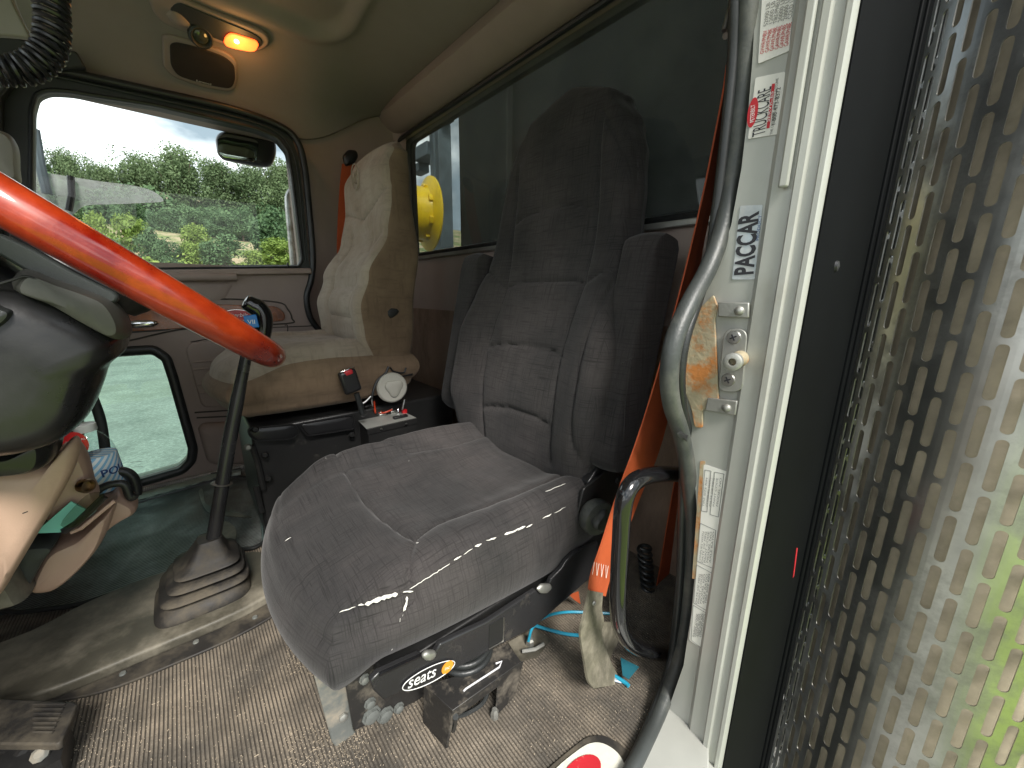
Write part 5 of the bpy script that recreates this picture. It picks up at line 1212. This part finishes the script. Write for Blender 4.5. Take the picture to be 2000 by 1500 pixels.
# passenger mat and sill tread
PM = thing('passenger_floor_mat', 'dark ribbed rubber mat with worn patches in the passenger footwell', 'floor mat', tuple(P(300, 1050, 'z', 0)))
mo = [(-90, 1215), (18, 1192), (36, 1196), (160, 1180), (335, 1118), (400, 1088), (450, 1074), (498, 1070), (516, 1058), (512, 1010), (503, 960), (497, 934), (470, 930), (420, 938), (270, 982), (100, 1040), (-90, 1080)]
q = [P(a, b, 'z', .010) for a, b in mo]
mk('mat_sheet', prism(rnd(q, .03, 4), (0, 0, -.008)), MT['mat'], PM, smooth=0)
mk('mat_rim', tube(rnd([p+V((0, 0, .0)) for p in q], .03, 4), .006, 8, True), MT['rubber'], PM)
q = cat_rom([P(a, b, 'z', .0125) for a, b in [(402, 1045), (420, 1020), (440, 1018), (458, 1028), (462, 1046), (454, 1062), (430, 1070)]], 4, True)
mk('heel_pad', prism(q, (0, 0, -.002)), MT['cover'], PM, bevel=.0005)
q = cat_rom([P(a, b, 'z', .0122) for a, b in [(388, 962), (396, 956), (404, 985), (440, 996), (492, 1010), (450, 1008), (405, 1000)]], 4, True)
mk('worn_patch', prism(q, (0, 0, -.0018)), MT['cover'], PM, smooth=0)
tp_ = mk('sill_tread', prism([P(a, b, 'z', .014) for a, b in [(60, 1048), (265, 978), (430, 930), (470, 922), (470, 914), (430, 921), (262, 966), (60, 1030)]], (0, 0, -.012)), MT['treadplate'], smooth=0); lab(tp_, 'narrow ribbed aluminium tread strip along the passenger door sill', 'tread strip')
# clutch pedal at the lower left
CP = thing('clutch_pedal', 'dirty brown ribbed clutch pedal at the lower left corner', 'pedal', tuple(P(70, 1440, 'z', 0)))
q = [P(a, b, 'z', .075) for a, b in [(-120, 1366), (0, 1364), (146, 1370), (152, 1376), (120, 1448), (110, 1454), (-120, 1452)]]
mk('pad', prism(q, (0, 0, -.014)), MT['boot'], CP, bevel=.004)
mb = MB()
for i in range(7): 
    y_ = 1376+i*9; mb.tube([P(66, y_, 'z', .076), P(128-i*4, y_, 'z', .076)], .0022, 6)
mk('pad_ribs', mb, MT['boot'], CP)
mk('arm', MB().tube([P(20, 1500, 'z', .03), P(60, 1452, 'z', .055)], .010, 8).tube([P(-40, 1470, 'z', .04), P(110, 1460, 'z', .05)], .007, 8).box(P(50, 1505, 'z', .03), (.09, .07, .04)), MT['black_metal'], CP)
mk('pivot_bolt', lathe([(.011, 0), (.011, .01), (.006, .014), (0, .014)], P(82, 1474, 'z', .05), (0, .6, .8), 8), MT['bracket_grey'], CP)
# grit on the floor: wood chips
mb = MB(); rg = random.Random(3)
for i in range(2600):
    z = rg.choice(((0, 1500, 250, 1250), (600, 1500, 900, 1330), (560, 1500, 720, 1420), (150, 1500, 560, 1300), (1000, 1480, 1280, 1200), (560, 1320, 620, 1200)))
    px = rg.uniform(z[0], z[2]); py = rg.uniform(z[3], z[1]); p = P(px, py, 'z', 0)
    if p.y > -.22: continue
    a = rg.uniform(0, 6.28); l = rg.uniform(.0003, .0008)*(4 if rg.random() < .03 else 1); w2 = rg.uniform(.0002, .0005)
    d1 = V((math.cos(a), math.sin(a), 0))*l; d2 = V((-math.sin(a), math.cos(a), 0))*w2
    mb.prism([p-d1-d2, p+d1-d2, p+d1+d2, p-d1+d2], (0, 0, .0012))
lab(mk('floor_grit', mb, MT['grit'], smooth=0), 'pale wood chips and grit scattered over the ribbed floor', 'grit', kind='stuff')

# ================================================================== STEERING WHEEL AND COLUMN
al = math.radians(40); WR = .232
uu = V((-math.cos(al), 0, -math.sin(al))); vv_ = V((0, 1, 0)); wn = uu.cross(vv_).normalized(); wn = -wn if wn.z < 0 else wn
WC = V((-.112, -.785, .664))-uu*WR
SW = thing('steering_wheel', 'glossy red orange lacquered wooden steering wheel rim cutting across the left side', 'steering wheel', tuple(WC))
rimp = [WC+(uu*math.cos(t)+vv_*math.sin(t))*WR for t in [2*math.pi*i/120 for i in range(120)]]
mk('rim', tube(rimp, .0205, 28, True), MT['wood'], SW)
q = [P(a, b, 'y', -.70) for a, b in [(-60, 438), (0, 456), (60, 484), (140, 530), (222, 570), (233, 580), (228, 590), (205, 598), (192, 592), (180, 601), (150, 590), (60, 535), (0, 500), (-60, 470)]]
mk('spoke', prism(q, (0, -.05, 0)), MT['trim_dark'], SW, bevel=.004)
mk('spoke', MB().tube([WC-wn*.03, WC-uu*.05-wn*.02+vv_*-.05, WC+(vv_*-1)*WR], .010, 10), MT['steel'], SW)
mk('spoke', MB().tube([WC-wn*.03, WC-uu*WR*.6-wn*.015, WC-uu*WR], .010, 10), MT['steel'], SW)
mk('horn_pad', lathe([(.03, -.05), (.065, -.04), (.075, -.02), (.07, 0), (.04, .012), (0, .014)], WC-wn*.01, wn, 36), MT['black_plastic'], SW)
SC = thing('steering_column', 'bulky satin black steering column shroud below the wooden wheel', 'steering column', tuple(P(60, 880, 'y', -.8)))
q = cat_rom([P(a, b, 'y', -.76) for a, b in [(-140, 420), (-40, 470), (40, 528), (120, 560), (200, 600), (244, 636), (254, 652), (246, 682), (226, 700), (212, 716), (200, 752), (180, 800), (150, 832), (118, 850), (60, 866), (-20, 872), (-140, 872)]], 4, True)
mk('lower_shell', puffy(q, (0, 1, 0), .105, layers=17, pw=.30, centre=P(60, 720, 'y', -.76)), MT['satin_black'], SC)
q = cat_rom([P(a, b, 'y', -.735) for a, b in [(60, 525), (120, 545), (180, 566), (226, 588), (250, 622), (257, 650), (246, 660), (225, 655), (170, 625), (110, 590), (40, 560)]], 4, True)
mk('upper_lip', puffy(q, (0, 1, 0), .075, layers=11, pw=.25), mat('dusty_grey_shell', (.085, .084, .075), .5, var=.2, col2=(.05, .05, .048), mixs=5), SC)
mk('shell_joint', tube(cat_rom([P(a, b, 'y', -.665) for a, b in [(-20, 560), (20, 548), (52, 540), (90, 556), (130, 584), (190, 622)]], 5), .0015, 6), MT['dash_dark'], SC)
q = cat_rom([P(a, b, 'y', -.84) for a, b in [(-120, 860), (0, 862), (60, 856), (108, 838), (119, 850), (116, 880), (96, 898), (40, 908), (-120, 912)]], 4, True)
mk('column_base', puffy(q, (0, 1, 0), .07, layers=11, pw=.35), MT['black_plastic'], SC)
q = [P(a, b, 'y', -.66) for a, b in [(-20, 590), (8, 600), (26, 608), (20, 624), (0, 640), (-20, 650)]]
mk('stalk_socket', puffy(cat_rom(q, 3, True), (0, 1, 0), .012), MT['rubber'], SC)

# ================================================================== DASHBOARD (lower part in view)
DB = thing('dashboard', 'tan pinkish plastic lower dashboard with an open ashtray drawer', 'dashboard', (.5, -1.1, .0))
def blob(px, Y, half, m, name, pw=.3, par=None, layers=11, k=4, centre=None):
    q = cat_rom([P(a, b, 'y', Y) for a, b in px], k, True)
    return mk(name, puffy(q, (0, 1, 0), half, layers=layers, pw=pw, centre=P(*centre, 'y', Y) if centre else None), m, par or DB)
blob([(-160, 905), (0, 906), (70, 906), (112, 892), (134, 862), (150, 852), (158, 868), (150, 905), (128, 950), (96, 1005), (62, 1062), (30, 1115), (0, 1160), (-80, 1230), (-160, 1260)], -.86, .03, MT['tan'], 'knee_panel', pw=.22, centre=(20, 1010))
blob([(118, 872), (150, 862), (166, 880), (176, 905), (184, 940), (194, 965), (180, 990), (140, 1000), (96, 1010), (80, 970), (100, 910)], -.98, .035, MT['tan'], 'side_cheek', pw=.25)
blob([(60, 1000), (110, 965), (134, 960), (146, 975), (120, 1010), (70, 1050), (40, 1060)], -1.03, .03, MT['dash_dark'], 'drawer_opening', pw=.2)
dr = blob([(64, 1138), (70, 1112), (92, 1070), (112, 1052), (138, 1040), (170, 1024), (224, 975), (228, 984), (212, 1030), (190, 1066), (150, 1108), (112, 1136), (80, 1143)], -1.02, .05, MT['tan'], 'ashtray_drawer', pw=.25)
blob([(24, 1100), (46, 1052), (70, 1042), (118, 1042), (100, 1070), (78, 1110), (64, 1132), (36, 1128)], -1.0, .045, MT['trim_dark'], 'drawer_side', par=dr, pw=.2)
mk('drawer_comb', MB().tube([P(a, b, 'y', -.93) for a, b in [(124, 1038), (150, 1022), (204, 970)]], .006, 8), MT['black_plastic'], dr)
mk('drawer_edge', MB().tube([P(a, b, 'y', -.94) for a, b in [(138, 1040), (158, 1032), (224, 978)]], .0035, 8), MT['tan'], dr)
lid = [P(a, b, 'y', -.92) for a, b in [(118, 1026), (140, 996), (166, 970), (186, 962), (204, 966), (196, 984), (170, 1012), (146, 1030)]]
mk('clear_lid', prism(cat_rom(lid, 3, True), (0, -.003, 0)), MT['lens_clear'], dr)
blob([(190, 985), (200, 972), (214, 968), (232, 956), (256, 966), (268, 976), (268, 990), (244, 1004), (222, 1018), (205, 1030), (198, 1010)], -1.08, .045, MT['tan'], 'cup_holder_shell', pw=.3)
mk('cup_holder_arm', MB().tube(cat_rom([P(a, b, 'y', -1.05) for a, b in [(186, 962), (200, 952), (216, 946), (236, 944), (246, 950), (252, 966), (258, 972), (264, 966)]], 5), .0075, 10), MT['rubber'], DB)
mk('cup_holder_arm', MB().tube(cat_rom([P(a, b, 'y', -1.12) for a, b in [(206, 930), (222, 921), (244, 922), (258, 932), (265, 950), (265, 966)]], 5), .0105, 10), MT['rubber'], DB)
mk('lighter_ring', lathe([(.011, -.01), (.0125, .0), (.011, .003), (.0085, .003), (.008, -.004), (0, -.004)], P(171, 949, 'y', -.935), (-.7, .7, 0), 28), mat('brass', (.30, .22, .13), .35, 1), DB)
mk('panel_scratch', tube([P(44, 1003, 'y', -.797), P(54, 999, 'y', -.797)], .0008, 4), MT['groove'], DB)
mk('underdash_edge', MB().tube(cat_rom([P(a, b, 'y', -1.35) for a, b in [(160, 742), (176, 766), (194, 812), (202, 852), (206, 900), (200, 960)]], 5), .010, 10).box((.42, -1.3, .60), (.30, 1.1, .30)), MT['trim_dark'], DB)
mk('dash_top', MB().box((.62, -1.12, .76), (.42, 1.7, .06)).box((.72, -1.12, .4), (.10, 1.75, .75)), MT['tan'], DB, bevel=.02)
blob([(-160, 1180), (0, 1130), (30, 1095), (60, 1140), (66, 1148), (30, 1158), (0, 1168), (-160, 1215)], -.96, .05, MT['cover'], 'kick_pad', pw=.3)
# paper in the drawer, bottle in the holder
pp_ = mk('folded_paper', prism([P(a, b, 'y', -.93) for a, b in [(66, 1042), (76, 1034), (138, 980), (170, 996), (140, 1022), (118, 1040)]], (0, -.004, 0)), MT['teal'], smooth=0)
lab(pp_, 'mint green folded paper sticking out of the ashtray drawer', 'paper')
BT = thing('water_bottle', 'clear plastic water bottle with blue striped label and red neck tag in the cup holder', 'bottle', tuple(P(205, 960, 'y', -1.12)))
b0 = P(212, 962, 'y', -1.13); b1 = P(163, 828, 'y', -1.13); ax_ = (b1-b0).normalized(); H = (b1-b0).length; k = H/.20
RB = .033
mk('body', lathe([(RB*.9, 0), (RB, .008), (RB, H*.45), (RB*1.0, H*.60), (RB*.93, H*.70), (RB*.66, H*.82), (RB*.42, H*.88), (RB*.40, H*.95)], b0, ax_, 36), MT['bottle'], BT)
mk('water', lathe([(RB*.86, .004), (RB*.95, .010), (RB*.95, H*.50)], b0, ax_, 32), glass('water', (.85, .9, .92), f0=1.33), BT)
mk('cap', lathe([(RB*.50, H*.90), (RB*.52, H*.91), (RB*.52, H*.99), (RB*.46, H*1.0), (0, H*1.0)], b0, ax_, 28), MT['cap'], BT)
lm_ = mat('striped_bottle_label', (.75, .80, .84), .4, var=.02)
N_ = lm_.node_tree.nodes; L_ = lm_.node_tree.links; tcn = N_.new('ShaderNodeTexCoord'); wv = N_.new('ShaderNodeTexWave'); wv.inputs['Scale'].default_value = 42; wv.bands_direction = 'DIAGONAL'; wv.inputs['Distortion'].default_value = 0
L_.new(tcn.outputs['Object'], wv.inputs['Vector']); crr = N_.new('ShaderNodeValToRGB'); crr.color_ramp.elements[0].color = (.22, .48, .72, 1); crr.color_ramp.elements[1].color = (.72, .78, .80, 1); crr.color_ramp.elements[0].position = .35; crr.color_ramp.elements[1].position = .5
L_.new(wv.outputs['Fac'], crr.inputs[0]); L_.new(crr.outputs[0], N_['Principled BSDF'].inputs['Base Color'])
bl_ = mk('label', lathe([(RB*1.0, H*.08), (RB*1.02, H*.09), (RB*1.02, H*.56), (RB*1.0, H*.57)], b0, ax_, 36), lm_, BT)
to = (CAM-b0).normalized(); to = (to-ax_*to.dot(ax_)).normalized(); sd_ = ax_.cross(to).normalized(); sd_ = sd_ if (M.transposed() @ sd_).x > 0 else -sd_
tx = text('lettering', 'POLAND', b0+ax_*H*.30+to*(RB*1.035), sd_, ax_, .022, MT['print_navy'], bl_, bold=.02)
for q_ in tx.data.vertices:
    w0 = q_.co+ORG[tx]-b0; a_ = w0.dot(sd_)/RB-.05; hh_ = w0.dot(ax_); q_.co = b0+ax_*hh_+(sd_*math.sin(a_)+to*math.cos(a_))*RB*1.03-ORG[tx]
tgc = b0+ax_*H*.80+to*RB*.75-sd_*.020
tt = mk('neck_tag', prism([tgc+(sd_*math.cos(t)*.018+ax_*math.sin(t)*.026) for t in [2*math.pi*i/28 for i in range(28)]], to*.001), MT['red'], BT, smooth=0)
for i in range(3): text('lettering', ('NATURAL', 'SPRING', 'WATER')[i], tgc-sd_*.011+ax_*(.006-.008*i)+to*.0016, sd_, ax_, .006, MT['print_white'], tt)

# ================================================================== CEILING ITEMS
def zceil(p): return zc(p.x, p.y)
def on_ceiling(px, py):
    d = (M @ V((px-CX, -(py-CY), -F))).normalized(); t = .5
    while t < 4:
        p = CAM+d*t
        if p.y > -2.06 and p.z > zc(p.x, p.y): return p
        if p.y <= -2.06: return p
        t += .004
    return p
def cnorm(p):
    e = .02; return V((zc(p.x+e, p.y)-zc(p.x-e, p.y), zc(p.x, p.y+e)-zc(p.x, p.y-e), -2*e)).normalized()
DC = thing('dome_console', 'brown oval roof console with a lit amber dome light and a round reading spot', 'dome light', tuple(on_ceiling(420, 50)))
co = [on_ceiling(a, b) for a, b in [(292, -20), (296, 12), (316, 36), (350, 52), (410, 72), (470, 92), (505, 93), (524, 80), (520, 62), (496, 48), (430, 22), (360, -8), (330, -30)]]
n0 = cnorm(co[3])
mk('housing', prism([p+n0*.0 for p in cat_rom(co, 4, True)], n0*.016), MT['trim'], DC, bevel=.008, seg=4)
ci = [on_ceiling(a, b) for a, b in [(330, 8), (350, 30), (400, 58), (470, 84), (502, 84), (510, 72), (492, 56), (430, 30), (370, 4), (345, -4)]]
mk('inset', prism([p+n0*.016 for p in cat_rom(ci, 4, True)], n0*.004), MT['trim_dark'], DC, bevel=.003, seg=3)
ll = [on_ceiling(a, b)+n0*.020 for a, b in [(434, 71), (437, 60), (446, 53), (456, 54), (498, 68), (503, 76), (497, 88), (488, 90), (456, 84), (440, 79)]]
ln = mk('lit_lens', prism(rnd(ll, .01), n0*.006), MT['lamp'], DC, bevel=.003, seg=3)
mk('bulb', lathe([(0, 0), (.007, .002), (.008, .005), (.005, .008), (0, .009)], on_ceiling(459, 67)+n0*.0285-n0*.004, n0, 16), MT['bulb'], ln)
sp0 = on_ceiling(388, 60)+n0*.016
spn = (n0+V((-.25, .5, 0))).normalized()
sg = mk('spot_ring', lathe([(.030, -.004), (.034, .004), (.033, .016), (.028, .020), (.024, .016), (.022, .008), (0, .006)], sp0, spn, 36), MT['trim_dark'], DC)
mk('spot_glass', lathe([(.023, .010), (.018, .015), (.008, .018), (0, .019)], sp0, spn, 28), mat('dark_spot_glass', (.06, .075, .06), .12, .3, coat=.5), sg)
mk('switch_hump', puffy(cat_rom([on_ceiling(a, b)+n0*.016 for a, b in [(322, 18), (332, 10), (352, 18), (372, 40), (366, 46), (340, 38)]], 4, True), n0, .010), MT['trim'], DC)
# lamp light of its own
pl_ = bpy.data.lights.new('dome_lamp_light', 'POINT'); pl_.energy = .14; pl_.color = (1, .5, .15); pl_.shadow_soft_size = .03
plo = bpy.data.objects.new('dome_lamp_light', pl_); COL.objects.link(plo); plo.location = on_ceiling(465, 70)+n0*.06; plo.parent = None
SPK = thing('roof_speaker', 'dark brown rounded speaker panel on the roof lining above the passenger window', 'speaker', tuple(on_ceiling(390, 120)))
q = [on_ceiling(a, b) for a, b in [(316, 66), (328, 64), (380, 78), (440, 98), (462, 116), (463, 150), (458, 170), (446, 175), (400, 168), (340, 148), (318, 128)]]
n1 = cnorm(on_ceiling(390, 120))
mk('frame', prism([p-n1*.004 for p in rnd(q, .02)], n1*.016), MT['trim'], SPK, bevel=.005, seg=3)
q = [on_ceiling(a, b) for a, b in [(330, 80), (342, 76), (380, 84), (436, 104), (456, 120), (458, 150), (450, 168), (402, 160), (346, 142), (332, 122)]]
gr_ = mk('grille', prism([p+n1*.012 for p in rnd(q, .03)], n1*.006), MT['grille'], SPK, bevel=.004, seg=3)
pa = on_ceiling(381, 151)+n1*.021; pb_ = on_ceiling(404, 157)+n1*.021; xd = (pb_-pa).normalized()
text('lettering', 'Kenwood', pa, xd, (n1.cross(xd))*(-1 if n1.cross(xd).z < 0 else 1), .011, MT['print_white'], gr_)
# coiled microphone cord, visor panels
cordp = cat_rom([P(a, b, 'y', -.95) for a, b in [(100, -60), (100, 0), (103, 50), (98, 90), (80, 118), (52, 134), (20, 138), (-60, 136)]], 8)
tot = sum((b-a).length for a, b in zip(cordp, cordp[1:])); pts = []; acc = 0; turns = tot/.0085
up_ = V((0, 1, 0))
for i in range(len(cordp)-1):
    a, b = cordp[i], cordp[i+1]; t = (b-a).normalized(); sN = t.cross(up_).normalized(); L1 = (b-a).length; n = 30
    for j in range(n):
        q = j/n; ang = (acc+L1*q)/.0085*2*math.pi; pts.append(a+(b-a)*q+(up_*math.sin(ang)+sN*math.cos(ang))*.0165)
    acc += L1
mc_ = mk('curly_cable', tube(pts, .0034, 6), MT['black_plastic']); lab(mc_, 'black coiled microphone cord hanging at the upper left corner', 'coiled cord')
VS = thing('sun_visor', 'grey beige folded sun visor panel at the upper left corner', 'sun visor', tuple(P(40, 30, 'y', -1.3)))
mk('visor_board', prism(rnd([P(a, b, 'y', -1.3) for a, b in [(-140, -60), (10, -60), (22, 0), (60, 74), (44, 72), (0, 68), (-140, 66)]], .01), (0, -.015, 0)), MT['grey_beige'], VS, bevel=.004)
mk('visor_mount', prism(rnd([P(a, b, 'y', -1.38) for a, b in [(26, -60), (90, -60), (86, 0), (84, 78), (70, 76), (52, 56), (28, 0)]], .01), (0, -.015, 0)), MT['grey_beige'], VS, bevel=.004)
ap = mk('windscreen_pillar_trim', prism([P(a, b, 'y', -1.90) for a, b in [(-260, 60), (0, 68), (90, 84), (150, 100), (168, 132), (90, 134), (30, 150), (0, 190), (0, 520), (-260, 620)]], (0, -.04, 0)), MT['trim_dark'], bevel=.006); lab(ap, 'dark green grey windscreen pillar trim at the far left edge', 'pillar trim')
sc_ = mk('seat_corner_panel', puffy(cat_rom([P(a, b, 'y', -1.55) for a, b in [(-60, 250), (0, 256), (24, 268), (36, 292), (38, 330), (38, 360), (0, 345), (-60, 330)]], 4, True), (0, 1, 0), .03, pw=.3), MT['grey_beige']); lab(sc_, 'rounded beige panel cut off by the left edge above the wheel rim', 'panel')

# ================================================================== EXHAUST STACK with perforated heat shield
EX = thing('exhaust_stack', 'vertical exhaust stack behind the cab in a slotted stainless heat shield', 'exhaust stack', (-1.30, .10, -.9))
EC = V((-1.30, .078, 0)); ER = .25; NC = 52; PV = .108; Z0 = -.92; NR = 27
mb = MB(); da = 2*math.pi/NC; NS = 20
def cylp(th, z, r): return EC+V((math.cos(th)*r, math.sin(th)*r, z))
sw, shh = .0078, .049-.0078
hu = da*ER/2; hv = PV/2
SLP, BRD = [], []
for s_ in (1, -1):
    for q_ in (-1, -.33, .33, 1): SLP.append((s_*sw, s_*q_*shh)); BRD.append((s_*hu, s_*(hv if q_ == 1 else -hv if q_ == -1 else q_*shh)))
    for t_ in (22, 45, 68, 90, 112, 135, 158):
        t_ = math.radians(t_); SLP.append((s_*math.cos(t_)*sw, s_*(shh+math.sin(t_)*sw))); BRD.append((s_*math.cos(t_)*hu, s_*hv))
NS = len(SLP)
for c_ in range(NC):
    th = c_*da
    # only the half that can be seen from the doorway side, all around kept coarse at the back
    for r_ in range(NR):
        z = Z0+r_*PV+(PV/2 if c_ % 2 else 0); b = len(mb.v)
        for (x_, z_) in BRD: mb.v.append(cylp(th+x_/ER, z+z_, ER))
        for (x_, z_) in SLP: mb.v.append(cylp(th+x_/ER, z+z_, ER))
        for (x_, z_) in SLP: mb.v.append(cylp(th+x_/ER, z+z_, ER-.0022))
        for k in range(NS):
            k2 = (k+1) % NS
            mb.f.append((b+k, b+k2, b+NS+k2, b+NS+k)); mb.m.append(0)
            mb.f.append((b+NS+k, b+NS+k2, b+2*NS+k2, b+2*NS+k)); mb.m.append(0)
# corner fill: border points near the corners miss the square corners slightly, close with small tris
hs = mk('heat_shield', mb, MT['shield'], EX, smooth=30)
mk('inner_pipe', lathe([(.215, -1.0), (.215, 2.4)], EC, (0, 0, 1), 64), MT['pipe'], EX)
br_ = thing('stack_bracket', 'chalky white folded bracket between the cab side and the heat shield near the bottom', 'bracket', tuple(P(1520, 1350, 'x', -1.08)))
mk('plate', prism([P(a, b, 'x', -1.075) for a, b in [(1518, 1238), (1545, 1250), (1530, 1365), (1498, 1440), (1482, 1432), (1500, 1330)]], (-.004, 0, 0)), MT['white_paint'], br_, bevel=.001)
mk('flange', prism([P(a, b, 'x', -1.072) for a, b in [(1481, 1405), (1490, 1330), (1496, 1330), (1488, 1432)]], (-.003, 0, 0)), MT['white_paint'], br_, bevel=.001)
hs_ = mk('hose', tube(cat_rom([P(a, b, 'x', -1.02) for a, b in [(1494, 1410), (1496, 1440), (1484, 1475), (1450, 1515), (1420, 1540)]], 5), .012, 10), MT['rubber']); lab(hs_, 'black rubber hose curling below the white bracket', 'hose')
rt = mk('red_reflector', prism([P(a, b, 'y', -.135) for a, b in [(1555, 1070), (1557, 1070), (1550, 1124), (1548, 1128)]], (0, .001, 0)), MT['print_red'], smooth=0); lab(rt, 'small red reflector strip on the black cab side', 'reflector')
